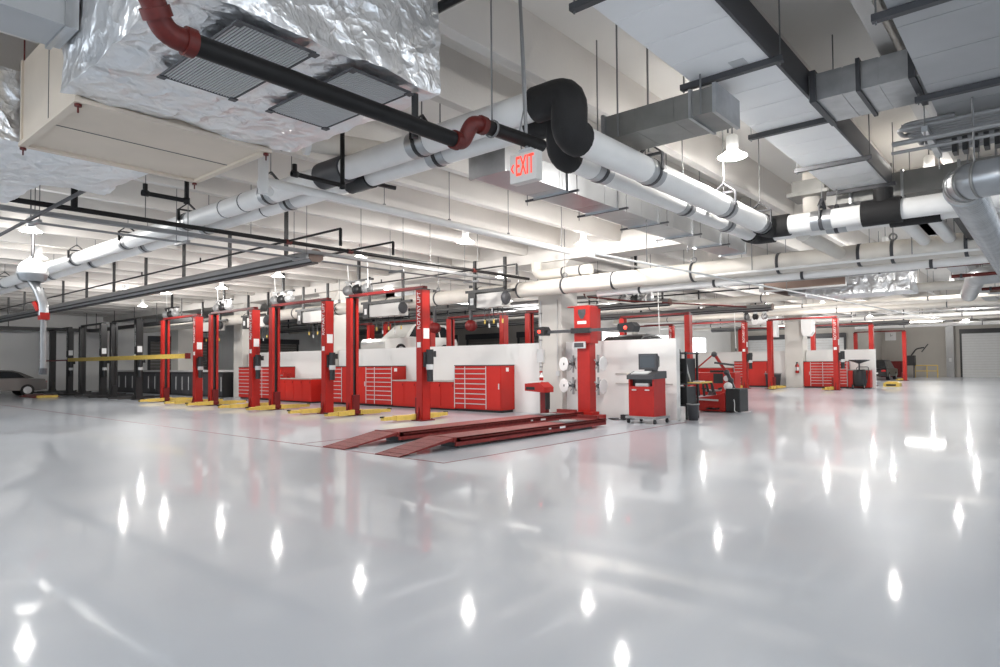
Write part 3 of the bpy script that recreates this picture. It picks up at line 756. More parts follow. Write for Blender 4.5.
for (a,c) in ((2.10,2.68),(3.02,3.60)):
    b=MB(); y0,y1=4.06,5.26; t=.012
    b.box(a-t,y0-t,3.78,a,y1+t,3.80); b.box(c,y0-t,3.78,c+t,y1+t,3.80); b.box(a,y0-t,3.78,c,y0,3.80); b.box(a,y1,3.78,c,y1+t,3.80)
    for cx,cy in ((a,y0),(c,y0),(c,y1),(a,y1)): b.box(cx-.03,cy-.03,3.77,cx+.03,cy+.03,3.78)
    g=b.build('grille_frame','dgrey',r)
    b=MB(); n=24
    for k in range(n):
        xx=a+(c-a)*(k+.5)/n; b.box(xx-.008,y0,3.784,xx+.005,y1,3.792)
    b.build('grille_slats','lgrey',g)
    b=MB(); b.box(a,y0,3.795,c,y1,3.80); b.build('grille_throat','black',g)
r=root('foil_duct','low foil-wrapped duct at the upper left edge behind the tan box','duct',(1.5,10,3.85))
mb=foil_box(-2.,8.15,3.85,3.15,9.75,4.6,.07,.04,5.,.12); mb.build('foil_wrap','foil',r)
foil_box(-2.,9.7,3.88,2.45,11.4,4.6,.06,.04,8.,.1).build('foil_end','foil',r)
r=root('air_plenum','tan sheet-metal plenum box hanging between the two foil ducts','plenum',(2.75,7.2,3.8))
b=MB(); b.box(1.85,6.38,3.83,3.64,8.08,4.7); b.build('casing','tan',r)
b=MB()
t=.03
b.box(1.82,6.35,3.80,3.67,6.42,3.84); b.box(1.82,8.04,3.80,3.67,8.11,3.84); b.box(1.82,6.42,3.80,1.89,8.04,3.84); b.box(3.60,6.42,3.80,3.67,8.04,3.84)
b.box(1.83,6.36,3.84,1.87,6.40,4.7); b.box(1.83,8.06,3.84,1.87,8.1,4.7)
b.build('edge_angle','tan',r)
b=MB(); b.box(1.89,7.2,3.826,3.6,7.212,3.83); b.box(1.846,7.2,3.84,1.85,7.212,4.7); b.build('seam','dgrey',r)
for (x,y) in ((1.86,8.1),(3.63,8.1),(3.63,6.4),(1.86,6.4)):
    b=MB(); b.cyl((x,y,3.72),.008,ZB-3.72+.6,8); b.cyl((x,y,3.775),.03,.02,8); b.build('hanger_rod','oxide',r)
r=root('rect_duct','plain grey rectangular duct at the top left corner','duct',(0,6.2,4.2))
b=MB(); b.box(-3,5.85,4.2,1.70,6.33,4.62); b.build('duct_body','duct2',r)
for x in (-2,-.8,.4,1.6):
    b=MB(); b.box(x,5.82,4.18,x+.04,6.36,4.64); b.build('flange','galv',r)
b=MB(); b.box(.95,6.02,4.195,1.1,6.14,4.2); b.build('tape_patch','lgrey',r)

def duct_box(name,label,p0,p1,m,axis,seam=.6,hang=(),group=None,rodtop=ZD,gap=.012,hm='dgrey',flange=None,hext=.12,hw=.07):
    x0,y0,z0=p0;x1,y1,z1=p1
    r=root(name,label,'duct',((x0+x1)/2,(y0+y1)/2,z0),group)
    b=MB(); i=.006
    b.box(x0+i,y0+i,z0+i,x1-i,y1-i,z1-i)
    L=(x1-x0) if axis=='x' else (y1-y0); n=max(1,round(L/seam))
    for k in range(n):
        a=L*k/n+gap/2; c=L*(k+1)/n-gap/2
        if axis=='x': b.box(x0+a,y0,z0,x0+c,y1,z1)
        else: b.box(x0,y0+a,z0,x1,y0+c,z1)
    b.build('duct_body',m,r)
    if flange:
        k=0; t=.03
        while k*flange<=L+.01:
            p=k*flange; b=MB()
            if axis=='x': b.box(x0+p-.02,y0-t,z0-t,x0+p+.02,y1+t,z1+t)
            else: b.box(x0-t,y0+p-.02,z0-t,x1+t,y0+p+.02,z1+t)
            k+=1; b.build('flange','galv',r)
    for h in hang:
        b=MB(); e=hext
        if axis=='x':
            b.box(h-hw/2,y0-e,z0-.005-hw*.85,h+hw/2,y1+e,z0-.005)
        else: b.box(x0-e,h-.035,z0-.065,x1+e,h+.035,z0-.005)
        t=b.build('trapeze_bar',hm,r)
        b=MB()
        if axis=='x':
            for yy in (y0-e+.03,y1+e-.03): b.cyl((h,yy,z0-.09),.008,rodtop-z0+.09,6)
        else:
            for xx in (x0-e+.03,x1+e-.03): b.cyl((xx,h,z0-.09),.008,rodtop-z0+.09,6)
        b.build('hanger_rod','rod',t)
    return r
r=duct_box('supply_duct','big white-faced duct running away at upper right, pale ribbed underside',(0.5,2.05,4.5),(12.7,2.87,4.77),'duct','x',.55,(1.0,2.6,4.45,6.55,8.6,10.6,12.45))
b=MB(); b.box(.5,2.02,4.485,12.7,2.048,4.79); b.build('side_cladding','dgrey',r)
b=MB(); b.box(6.35,2.25,4.492,6.5,2.4,4.499); b.build('patch','lgrey',r)
r=duct_box('branch_duct','dark galvanized branch duct under the left side of the big pale duct',(6.48,2.60,4.10),(7.09,3.95,4.37),'dgalv','y',.45,(),gap=.006)
for y0,y1 in ((2.57,2.61),(2.84,2.87),(3.9,3.94)):
    b=MB(); b.box(6.45,y0,4.08,7.12,y1,4.39); b.build('flange','galv',r)
for x in (6.42,7.15):
    for y in (2.72,3.7):
        b=MB(); b.cyl((x,y,4.08),.01,ZD-4.08,6); b.build('hanger_rod','rod',r)
duct_box('return_duct','wide grey duct filling the upper right corner of the ceiling',(1.0,-1.2,4.35),(10.2,.95,4.75),'duct2','x',.75,(3.2,6.0,8.2))
r=duct_box('branch_duct','short bright cross duct between the two big ceiling ducts',(7.75,.97,4.42),(8.6,2.03,4.72),'galv','y',.4,(),gap=.02)
for y0,y1 in ((1.0,1.06),(1.5,1.54),(1.94,2.0)):
    b=MB(); b.box(7.7,y0,4.39,8.65,y1,4.75); b.build('flange','dgrey',r)
duct_box('cross_duct','dull galvanized duct crossing behind the end of the big pale duct',(12.85,-.5,4.35),(13.9,3.1,4.75),'dgalv','y',.8,(.6,),flange=.8)
# small bright duct by the exit sign
duct_box('supply_duct','small shiny rectangular duct running past the exit sign',(6.55,5.5,4.1),(15.4,6.1,4.42),'silver','x',1.25,(8.03,9.5,10.98,12.45,13.93),flange=1.475,hext=.2,hw=.035)

# ------------------------------------------------------------------ overhead: pipes
def pipe(name,label,cat,pts,r,m,group=None,bands=(),rods=(),bandm='dgrey',n=18,rodtop=ZD,joint=None,bw=.05):
    xs=Vector(pts[0])
    o=root(name,label,cat,tuple(xs),group)
    b=MB(); b.tube(pts,r,n); b.build('pipe_run',m,o)
    for (p,d) in bands:
        p=Vector(p); d=Vector(d).normalized()
        b=MB(); b.tube([p-d*bw/2,p+d*bw/2],r+.012,n); b.build('clamp_band',bandm,o)
    for p in rods:
        p=Vector(p); b=MB(); b.cyl(p,.009,rodtop-p.z,6); b.build('hanger_rod','rod',o)
    return o
gT='twin white-jacketed pipes crossing the ceiling'
E1=[(5.53,46,4.3),(5.53,3.77,4.3)]
def clevis(o,c,r,axis,m='black'):
    """clevis hanger: band round the pipe, yoke above and rod up"""
    c=Vector(c); ax=Vector(axis); side=Vector((0,0,1)).cross(ax)
    b=MB(); b.tube([c-ax*.03,c+ax*.03],r+.012,18)
    y=r+.02
    b.bar(c+side*y,c+side*y+Vector((0,0,r+.05)),.05,.02); b.bar(c-side*y,c-side*y+Vector((0,0,r+.05)),.05,.02)
    b.bar(c+side*y+Vector((0,0,r+.05)),c+Vector((0,0,r+.2)),.05,.02); b.bar(c-side*y+Vector((0,0,r+.05)),c+Vector((0,0,r+.2)),.05,.02)
    b.bar(c-side*y+Vector((0,0,r+.05)),c+side*y+Vector((0,0,r+.05)),.03,.03)
    h=b.build('clevis_hanger',m,o)
    b=MB(); b.cyl(c+Vector((0,0,r+.15)),.009,ZD-c.z-r-.15,6); b.build('hanger_rod','rod',h)
    s=MB(); s.tube([c-ax*.16,c+ax*.16],r+.006,18); s.build('saddle','galv',h)
for i,(x1,y1,x3,lab,rr) in enumerate([(5.53,3.77,11.75,'nearer of the twin white pipes, above, with the bigger black elbow',.16),(6.0,4.2,12.3,'farther of the twin white pipes, below, with the smaller black elbow',.145)]):
    z1,z2=4.3,3.88
    o=root('chilled_water_pipe',lab,'pipe',(x1,y1+.6,z1),gT)
    b=MB(); b.tube([(x1,46,z1),(x1,y1+.3,z1)],rr,18); b.tube([(x1+.15,y1,z2),(x3-.25,y1,z2)],rr,18); b.tube([(x3,y1-.25,z2),(x3,-3,z2)],rr,18)
    b.build('pipe_run','pvc',o)
    e=MB(); e.tube(bend([(x1,y1+.42,z1),(x1,y1-.02,z1),(x1+.01,y1,z2),(x1+.2,y1,z2)],.16,5),rr+.03,18); e.build('black_elbow','rubber',o)
    e=MB(); e.tube(bend([(x3-.35,y1,z2),(x3,y1,z2),(x3,y1-.35,z2)],.16,5),rr+.03,18); e.build('black_elbow','rubber',o)
    # black joint further along and silver labelled sleeves
    if i==0:
        e=MB(); e.tube([(x1,7.55,z1),(x1,8.15,z1)],rr+.035,18); e.build('black_joint','dgrey',o)
        e=MB(); e.tube([(x3,1.75,z2),(x3,2.3,z2)],rr+.045,18); e.tube([(x3,2.0,z2),(x3,2.0,z2+.36)],rr-.02,18); e.build('black_joint','rubber',o)
    else:
        e=MB(); e.tube([(x1,7.6,z1),(x1,8.1,z1)],rr+.03,18); e.bar((x1+.15,7.9,z1),(x1+.55,7.7,z1-.05),.05,.05); e.build('black_joint','black',o)
        e=MB(); e.tube([(x3,1.3,z2),(x3,2.0,z2)],rr+.03,18); e.build('black_joint','rubber',o)
    for yy in (6.0,9.6,12.6,15.6,19,22.5,26,30):
        clevis(o,(x1,yy+i*.15,z1),rr,(0,1,0))
    for xx in (7.0,9.4,11.0): clevis(o,(xx-.5*i+.3,y1,z2),rr,(1,0,0),'dgrey')
    for yy in (2.9,.9): clevis(o,(x3,yy-.1*i,z2),rr,(0,1,0),'dgrey')
    for yy in (10.4,11.1) if i==0 else (9.85,10.55):
        s=MB(); s.tube([(x1,yy-.015,z1),(x1,yy+.015,z1)],rr+.004,18); s.build('marker_band','dgrey',o)
r=root('pipe_valve','cream valve body with a white round flange beside the black pipe joints','valve',(5.3,7.7,4.5))
b=MB(); b.tube([(5.05,7.75,4.62),(6.3,7.3,4.62)],.15,18); b.build('valve_body','cream',r)
b=MB(); b.tube([(4.98,7.78,4.62),(5.05,7.75,4.62)],.2,20); b.build('white_flange','white',r)
b=MB(); b.tube([(4.98,7.78,4.6),(4.7,7.85,4.5)],.05,12); b.lathe([(.06,-.015),(.09,-.015),(.09,.015),(.06,.015),(.06,-.015)],(4.68,7.86,4.5),14,axis=(1,-.2,.3)); b.build('hand_wheel','black',r)
b=MB(); b.tube([(5.2,7.7,4.62),(5.2,7.7,ZB+.4)],.012,6); b.build('hanger_rod','rod',r)
# black sprinkler main with red couplings
r=root('sprinkler_main','thick black sprinkler pipe with red couplings crossing under the foil duct','pipe',(1.7,3.9,3.45))
b=MB(); b.tube([(1.72,3.9,3.45),(4.02,3.9,3.45)],.066,16); b.tube([(4.2,3.8,3.62),(5.1,3.8,3.66),],.064,16); b.build('pipe_run','pipeblack',r)
b=MB(); b.tube(bend([(1.75,3.9,3.45),(1.56,3.9,3.45),(1.47,3.84,3.62),(1.30,3.78,3.70)],.09),.07,16)
for c,d in (((1.71,3.9,3.45),(1,0,0)),((1.51,3.87,3.54),(.5,.3,-.8)),((1.36,3.80,3.68),(1,.3,-.4))):
    d=Vector(d).normalized(); b.tube([Vector(c)-d*.03,Vector(c)+d*.03],.086,16)
b.build('red_elbow','oxide',r)
b=MB(); b.tube([(1.31,3.78,3.70),(.2,3.4,3.95)],.066,16); b.build('rising_pipe','oxide',r)
b=MB(); b.tube(bend([(3.97,3.9,3.45),(4.08,3.9,3.45),(4.12,3.82,3.62),(4.24,3.8,3.62)],.05),.068,16)
for c in ((3.99,3.9,3.45),(4.22,3.8,3.62)): b.tube([(c[0]-.03,c[1],c[2]),(c[0]+.03,c[1],c[2])],.082,16)
b.build('red_offset','oxide',r)
b=MB(); b.lathe([(.070,-.010),(.082,-.010),(.082,.010),(.070,.010),(.070,-.010)],(4.36,3.8,3.625),18,axis=(1,0,0)); b.cyl((4.36,3.8,3.70),.008,ZD-3.70,6); b.build('ring_hanger','rod',r)
b=MB(); b.cyl((3.72,4.12,3.45),.03,.38,10); b.build('drop_hanger','black',r)
# sprinkler branch main farther back
r=root('sprinkler_pipe','thin black sprinkler pipe running across the left side under the twin pipes','pipe',(1,11.65,4.0))
b=MB(); b.tube([(-3,11.65,4.0),(14.95,11.65,4.0)],.042,12); b.build('pipe_run','pipeblack',r)
for x in (7.1,8.6,12.6):
    b=MB(); b.tube([(x,34,4.02),(x,9.9,4.02)] if x<8 else [(x,16,4.02),(x,10.2,4.02)],.022,10); br=b.build('branch_line','pipeblack',r)
    b=MB(); b.tube([(x,9.9,4.02),(x,9.9,3.7)] if x<8 else [(x,10.2,4.02),(x,10.2,3.75)],.03,10)
    for yy in (12,15.5,19): b.cyl((x,yy,4.0),.02,.12,8)
    b.build('sprinkler_drop','pipeblack',br)
    b=MB(); b.tube([(x-.06,11.65,4.0),(x+.06,11.65,4.0)],.055,12); b.build('red_tee','oxide',r)
for x in (4.4,6.3,8.9,11.0): 
    b=MB(); b.cyl((x,11.65,4.04),.008,ZD-4.04,6); b.build('hanger_rod','rod',r)
for x in (3.35,):
    b=MB(); b.tube([(x,11.65,4.0),(x,11.65,4.55)],.05,10); b.build('riser','pipeblack',r)
for (p,q,s,l) in [((3.3,8.75,3.72),(3.82,8.75,3.72),ZD,'black U-shaped pipe loop hanging beside the tan plenum'),((4.35,7.0,3.85),(5.05,7.0,3.85),ZD,'black U-shaped pipe loop below the right end of foil duct')]:
    r=root('pipe_loop',l,'pipe',p,'black pipe loops under the ducts')
    b=MB(); b.tube(bend([(p[0],p[1],p[2]+.12),p,q,(q[0],q[1],s)],.05),.03,10); b.build('pipe_bend','pipeblack',r)
    for cc,aa in ((p,(1,0,0)),(q,(0,0,1))):
        b=MB(); b.lathe([(.03,-.04),(.04,-.04),(.04,.04),(.03,.04)],cc,10,axis=aa); b.build('coupling','pipeblack',r)
# dark strut and black pipe at top
r=root('strut_bar','dark support bar slanting under the far foil duct','strut',(2.97,12,3.9))
b=MB(); b.box(2.95,9.3,3.88,2.985,15.5,3.91); b.box(2.942,9.3,3.875,2.95,15.5,3.915); b.build('channel','dgrey',r)
b=MB(); b.cyl((2.97,12.2,3.92),.008,ZD-3.92,6); b.cyl((2.97,15,3.92),.008,ZD-3.92,6); b.build('hanger_rod','rod',r)
pipe('black_pipe','black pipe poking from the foil duct near the top edge','pipe',[(3.95,4.3,4.66),(3.95,-2,4.66)],.045,'pipeblack',n=12,rods=((3.95,2.5,4.7),))
# grey electrical raceway pair
r=root('cable_raceway','grey twin conduit run beneath the thin black sprinkler pipe','conduit',(4,12.2,3.95))
b=MB()
b.box(-3,12.12,3.93,14.7,12.22,4.0); b.build('raceway','grey',r)
b=MB(); b.tube([(-3,12.45,3.86),(14.7,12.45,3.86)],.016,8); b.tube([(-3,12.52,3.86),(14.7,12.52,3.86)],.014,8); b.build('conduit','grey',r)
for x in (3.0,5.3,7.8,10.5,13.2):
    b=MB(); b.box(x-.03,12.05,3.80,x+.03,12.6,3.84); t=b.build('strut','grey',r)
    b=MB(); b.cyl((x,12.08,3.8),.008,ZD-3.8,6); b.cyl((x,12.57,3.8),.008,ZD-3.8,6); b.build('hanger_rod','rod',t)
# white drain pipe with riser
r=root('drain_pipe','white pipe with an elbow at its left end sloping past the exit sign','pipe',(4.9,8.2,4.05))
b=MB(); b.tube(bend([(4.55,7.93,3.83),(4.57,8.2,4.05),(4.95,8.2,4.05),(12.2,8.31,4.05)],.1),.062,16); b.build('pipe_run','pvc',r)
b=MB(); b.tube([(4.46,7.93,3.8),(4.46,7.93,4.36)],.066,14); b.lathe([(.08,0),(.08,.09)],(4.46,7.93,3.86),14); b.build('riser','white',r)
b=MB(); b.tube([(12.2,8.31,4.05),(23,8.4,4.05)],.024,10); b.build('thin_run','pvc',r)
for x in (6.78,8.28,9.95,11.8):
    b=MB(); b.cyl((x,8.26,4.05),.008,ZD-4.05,6); b.cyl((x,8.26,4.11),.028,.03,8); b.build('hanger_rod','rod',r)
# big cream pipe across the columns
o=pipe('main_pipe','thick cream pipe running along the columns in front of the girder','pipe',[(15.0,40,3.70),(15.0,-6,3.70)],.225,'cream',n=22)
for y in (1.2,2.4,3.0,4.6,6.6,8.8,10.4,12.0,13.6,15.5,18,21,24,28):
    b=MB(); b.lathe([(.226,-.03),(.24,-.03),(.24,.03),(.226,.03)],(15.0,y,3.70),20,axis=(0,1,0)); c=b.build('clamp_band','dgrey',o)
    if y in (2.4,6.6,10.4,15.5,21,28): 
        b=MB(); b.cyl((15.0,y,3.93),.012,ZD-3.93,6); b.lathe([(.05,-.02),(.08,-.02),(.08,.02),(.05,.02),(.05,-.02)],(15.0,y,4.0),10,axis=(1,0,0)); b.build('hanger_rod','rod',c)
o=pipe('lower_pipe','slimmer pale pipe tucked below the thick cream pipe','pipe',[(15.28,9.5,3.43),(15.28,-6,3.43)],.09,'pvc',n=16)
for y in (.4,1.8,4.2,6.2,8.2):
    b=MB(); b.lathe([(.091,-.03),(.105,-.03),(.105,.03),(.091,.03)],(15.28,y,3.43),16,axis=(0,1,0)); b.build('clamp_band','dgrey',o)
pipe('elbow_pipe','pale pipe with a big elbow at the concrete column top','pipe',bend([(15.25,11.6,4.5),(15.25,11.6,4.12),(15.25,10.4,4.12),(15.25,9.7,4.12)],.3),.15,'cream',n=18,bands=(((15.25,10.6,4.12),(0,1,0)),((15.25,10.0,4.12),(0,1,0))))
for (y,l,zz,m_,rr) in [(3.35,'short tan pipe stub linking the twin pipe to the cream main',3.78,'cream',.13),(1.85,'short white link pipe left of the other white link',3.85,'pvc',.11),(1.45,'short white link pipe right of the other white link',3.85,'pvc',.11),(1.1,'short black link pipe beside the white links',3.85,'pipeblack',.10)]:
    pipe('link_pipe',l,'pipe',[(12.25,y,zz),(15.0,y,zz-.02)],rr,m_,n=14)
r=root('riser_pipe','thick tan vertical pipe with a square ceiling flange','pipe',(12.9,3.3,4.05))
b=MB(); b.cyl((12.9,3.35,3.9),.16,1.3,18); b.build('pipe_run','cream',r)
b=MB(); b.box(12.55,3.0,4.55,13.25,3.7,4.62); b.box(12.62,3.07,4.62,13.18,3.63,4.84); b.build('flange','dgalv',r)
# thin pipes across the aisle
pipe('thin_pipe','thin pale pipe crossing below the cream main at right','pipe',[(14.4,6.3,3.5),(14.4,-5,3.5)],.028,'pvc',n=10,rods=((14.4,5,3.5),(14.4,2,3.5)))
pipe('thin_pipe','thin white conduit running away down the aisle ceiling','pipe',[(9.04,5.66,3.3),(35,3.7,3.3)],.02,'white',n=8,rods=((10.6,5.55,3.3),(17.,5.06,3.3)))
# spiral duct at right
r=root('spiral_duct','large shiny round duct with an elbow at the right edge','duct',(7.15,.6,3.1))
R=.155; SX,SY,SZ=7.15,.60,3.12
b=MB(); b.tube([(SX,-4,SZ),(SX,SY-.3,SZ)],R,28); b.tube([(SX+.3,SY,SZ),(26,SY,SZ)],R,28); b.build('spiral_run','galv',r)
b=MB(); b.tube(bend([(SX,SY-.32,SZ),(SX,SY,SZ),(SX+.32,SY,SZ)],.27,8),R+.008,28); b.build('elbow','silver',r)
def helix(c0,ax,L,pitch,rr,n=16):
    c0=Vector(c0); pts=[]; N=int(L/pitch*n)
    u=Vector((0,0,1)); v=Vector(ax).cross(u)
    for k in range(N+1):
        t=2*PI*k/n; pts.append(c0+Vector(ax)*(L*k/N)+(u*math.cos(t)+v*math.sin(t))*rr)
    return pts
b=MB(); b.tube(helix((SX,SY-.34,SZ),(0,-1,0),3.4,.09,R+.001),.005,4); b.build('spiral_seam','galv',r)
b=MB(); b.tube(helix((SX+.36,SY,SZ),(1,0,0),13,.085,R+.001),.005,4); b.build('spiral_seam','galv',r)
b=MB(); b.lathe([(R+.008,-.025),(R+.018,-.025),(R+.018,.025),(R+.008,.025)],(SX,SY-.31,SZ),28,axis=(0,1,0)); b.build('collar','galv',r)
b=MB(); b.lathe([(R+.008,-.025),(R+.018,-.025),(R+.018,.025),(R+.008,.025)],(SX+.33,SY,SZ),28,axis=(1,0,0)); b.build('collar','galv',r)
b=MB()
for a_ in (.35,.8,1.2):
    cc=Vector((SX+.2-.2*math.cos(a_)+0,SY-.2+.2*math.sin(a_),SZ)); dd=Vector((math.sin(a_),math.cos(a_),0))
    b.lathe([(R+.006,-.012),(R+.016,-.006),(R+.016,.006),(R+.006,.012)],cc,28,axis=dd)
b.build('elbow_seam','dgalv',r)
for x in (8.6,12.4,18): 
    b=MB(); b.cyl((x,SY,SZ+R),.01,ZD-SZ-R,6); b.build('hanger_rod','rod',r)
r=root('round_duct','grey round duct with a bend under the shiny round duct','duct',(20,.9,3.4))
b=MB(); b.tube(bend([(19.8,-3,3.6),(19.8,1.4,3.6),(24,1.9,3.5)],.5),.22,18); b.build('duct_run','galv',r)
for y in (-.5,.5):
    b=MB(); b.lathe([(.22,-.03),(.235,-.03),(.235,.03),(.22,.03)],(19.8,y,3.6),18,axis=(0,1,0)); b.build('collar','dgalv',r)
# cable rack at right
r=root('conduit_rack','rack of bent grey conduits under the wide grey duct','conduit',(9.4,.9,4.2))
for k in range(9):
    b=MB(); y=1.32-.03*k; x=8.75+k*.13; z=4.20+.012*(k%3)
    b.tube(bend([(x,-4,z),(x,y,z),(x+.04,y+.02,z+.09),(x+.08,y-.5,z+.1)] if k%2 else [(x,-4,z),(x,y,z),(x+.35,y,z+.02),(x+.4,-2,z+.05)],.09),.026,8); b.build('conduit','grey',r)
b=MB(); b.box(8.65,-.2,4.10,9.95,-.14,4.16); b.build('strut','galv',r)
b=MB(); b.box(8.65,1.02,4.10,9.95,1.08,4.16); t=b.build('strut','galv',r)
b=MB(); b.tube([(8.6,1.36,4.0),(8.6,-4,4.0)],.03,8); b.tube([(8.68,1.38,3.92),(8.68,-4,3.92)],.02,8); b.build('lower_conduit','grey',r)
b=MB()
for x in (8.68,9.9): b.cyl((x,1.05,3.95),.008,1.55,6)
b.build('hanger_rod','rod',t)
b=MB()
for k in range(9): b.box(9.2,.8-k*.1,3.95,9.4,.85-k*.1,4.12)
b.build('black_clip','black',r)
# red sprinkler stubs in the far right clutter
for k,(x,y0,y1,z,l) in enumerate([(18.5,2.3,-1,3.75,'dark red pipe highest of the far right bundle'),(19.6,1.9,-1,3.6,'dark red pipe second of the far right bundle'),(21.,1.7,-1,3.55,'dark red pipe third of the far right bundle'),(22.6,1.5,-1,3.5,'dark red pipe lowest of the far right bundle')]):
    pipe('red_pipe',l,'pipe',[(x,y0,z),(x,y1,z)],.045,'oxide',n=10,group='dark red pipes at the far right',rods=((x,y0-.3,z),),bands=(((x,y0-.2,z),(0,1,0)),))
# far foil duct and brown boards
r=root('foil_duct','distant foil-wrapped duct hanging beyond the cream main pipe','duct',(25.5,5.1,3.8))
foil_box(24.6,3.5,3.82,26.2,6.7,4.7,.12,.05,3.,.06).build('foil_wrap','foil',r)
b=MB(); b.box(24.7,6.65,3.95,25.7,7.3,4.5); b.build('transition','galv',r)
r=root('soffit_board','brown board soffit panel beside the distant foil duct','soffit',(23.6,6.6,4.0))
b=MB(); b.box(23.3,5.1,4.02,23.4,7.7,4.82); b.box(23.4,7.6,4.02,26,7.7,4.82); b.build('panel','brown',r)
b=MB(); b.box(23.26,7.7,3.98,23.4,7.85,4.83); b.box(23.26,5.05,3.98,23.4,5.1,4.83); b.box(23.25,5.05,3.96,23.4,7.8,4.02); b.build('edge_strip','lgrey',r)
r=root('soffit_board','brown board soffit panel at the far right past the foil duct','soffit',(30,1.8,3.9))
b=MB(); b.box(30,-2,4.0,30.1,1.75,ZB); b.build('panel','brown',r)
b=MB(); b.box(29.9,-2,3.95,30.15,1.8,4.0); b.build('edge_strip','lgrey',r)

# pipes and conduits filling the far ceiling
clut=[(17.4,8,44,4.2,.05,'lgrey','pale pipe just behind the column girder'),(18.6,2.5,44,4.38,.09,'pvc','white jacketed pipe behind the column girder'),(19.3,1,40,4.3,.025,'black','thin black pipe behind the white jacketed pipe'),
(21.6,1,44,4.45,.03,'oxide','thin dark red pipe over the back lifts'),(22.6,3,40,4.25,.07,'grey','grey pipe over the back lifts'),(25.3,7.9,44,4.35,.03,'black','thin black pipe beyond the back lifts'),(27,-2,44,4.1,.16,'cream','cream pipe beyond the distant foil duct'),
(30.5,-2,44,4.4,.03,'lgrey','thin grey conduit beyond the back rails'),(32.6,-2,24,4.15,.09,'cream','second cream pipe over the far aisle'),(34.4,-2,23,4.35,.03,'oxide','thin dark red pipe before the far lifts'),(39,-2,23,4.3,.14,'cream','cream pipe over the far cabinets'),
(43.4,-2,23,4.3,.05,'grey','grey pipe behind the far column'),(46,-2,23,4.2,.12,'pvc','white pipe near the farthest lifts'),(52,-2,23,4.3,.1,'cream','cream pipe in the last ceiling bay'),(60,-2,12.5,4.3,.15,'pvc','white pipe near the back wall')]
for x,y0,y1,z,rr,mm,l in clut:
    pipe('ceiling_pipe',l,'pipe',[(x,y0,z),(x,y1,z)],rr,mm,n=10,group='pipes filling the far ceiling',rods=[(x,y0+1+k*5.,z) for k in range(int((y1-y0-1)//5)+1)],bands=[((x,y0+1+k*5.,z),(0,1,0)) for k in range(int((y1-y0-1)//5)+1)])
for k,(y,x0,x1,z,m_,w,h,l) in enumerate([(2.2,17.5,40,4.35,'silver',.5,.35,'bright rectangular duct running away over the right aisle'),(13.6,18.2,34,4.45,'dgalv',.4,.3,'dull duct running back over the black car'),(21.8,18.2,34,4.4,'galv',.6,.35,'galvanized duct over the lifted pale car'),(30.5,18.2,34,4.4,'galv',.6,.35,'galvanized duct far behind the fourth lift')]):
    duct_box('ceiling_duct',l,(x0,y-w/2,z),(x1,y+w/2,z+h),m_,'x',1.5,[x0+1,(x0+x1)/2,x1-1],group='ducts over the back bays')

# ------------------------------------------------------------------ exhaust rails
def rail(label,x,y0,y1,z,group,R=.14,posts=2.3,first=None):
    r=root('exhaust_rail',label,'exhaust rail',(x,(y0+y1)/2,z),group)
    b=MB(); prof=[]
    for k in range(9):
        a=PI*k/8; prof.append((x+R*math.cos(a),z+R*.9*math.sin(a)))
    prof += [(x-R,z-.06),(x-.09,z-.12),(x+.09,z-.12),(x+R,z-.06)]
    b.prism(prof,'y',y0,y1); b.build('rail_body','grey',r)
    b=MB(); b.box(x-.08,y0+.02,z-.16,x+.08,y1-.02,z-.121); b.box(x-R-.004,y0+.02,z-.075,x-R+.01,y1,z-.03); b.build('rubber_lip','black',r)
    b=MB(); b.prism([(x+(px-x)*1.08,z+(pz-z)*1.08) for px,pz in prof],'y',y0-.02,y0); b.build('end_cap','brown',r)
    y=first if first else y0+.3
    while y<y1:
        b=MB(); b.box(x-.035,y-.035,z+R*.85,x+.035,y+.035,ZD); b.build('drop_post','black',r); y+=posts
    return r
gR='grey exhaust extraction rails hung on black posts'
rail('long grey exhaust rail with a round end, hung on black posts at left',8.1,12.2,44,3.9,gR,.165,2.66,13.38)
rail('grey exhaust rail ending behind the tower, higher of two',23.6,11.4,40,3.9,gR,.15,3.)
rail('grey exhaust rail behind the tower, lower of two',28.9,9.2,40,3.9,gR,.15,3.)
rail('distant grey exhaust rail above the far half wall',48.5,7.,20,4.0,gR,.17,3.)
r=root('hose_drop','white dome fitting with a silver elbow and grey hose drop at far left','exhaust drop',(4.4,17,2))
b=MB(); b.lathe([(.04,.36),(.12,.34),(.22,.27),(.29,.15),(.31,.03),(.31,0),(.29,0),(.26,.12)],(4.28,17.7,3.64),28); b.build('dome','white',r)
b=MB(); b.tube([(4.28,17.7,3.98),(4.28,17.7,ZB)],.035,10); b.build('black_pole','black',r)
b=MB(); b.lathe([(.3,.02),(.26,-.1),(.2,-.14)],(4.28,17.7,3.62),18); b.tube(bend([(4.28,17.7,3.5),(4.36,17.5,3.25),(4.42,17.4,2.95),(4.42,17.4,2.7)],.12),.10,16); b.build('silver_elbow','galv',r)
b=MB(); b.tube([(4.42,17.4,2.78),(4.43,17.4,1.5)],.06,14); b.build('hose','grey',r)
b=MB(); b.box(4.34,17.3,2.6,4.52,17.5,2.76); b.bar((4.34,17.42,2.8),(4.28,17.5,3.0),.12,.06); b.build('red_clamp','red',r)
b=MB(); b.cyl((4.43,17.4,1.36),.08,.14,14); b.build('nozzle','dgrey',r)

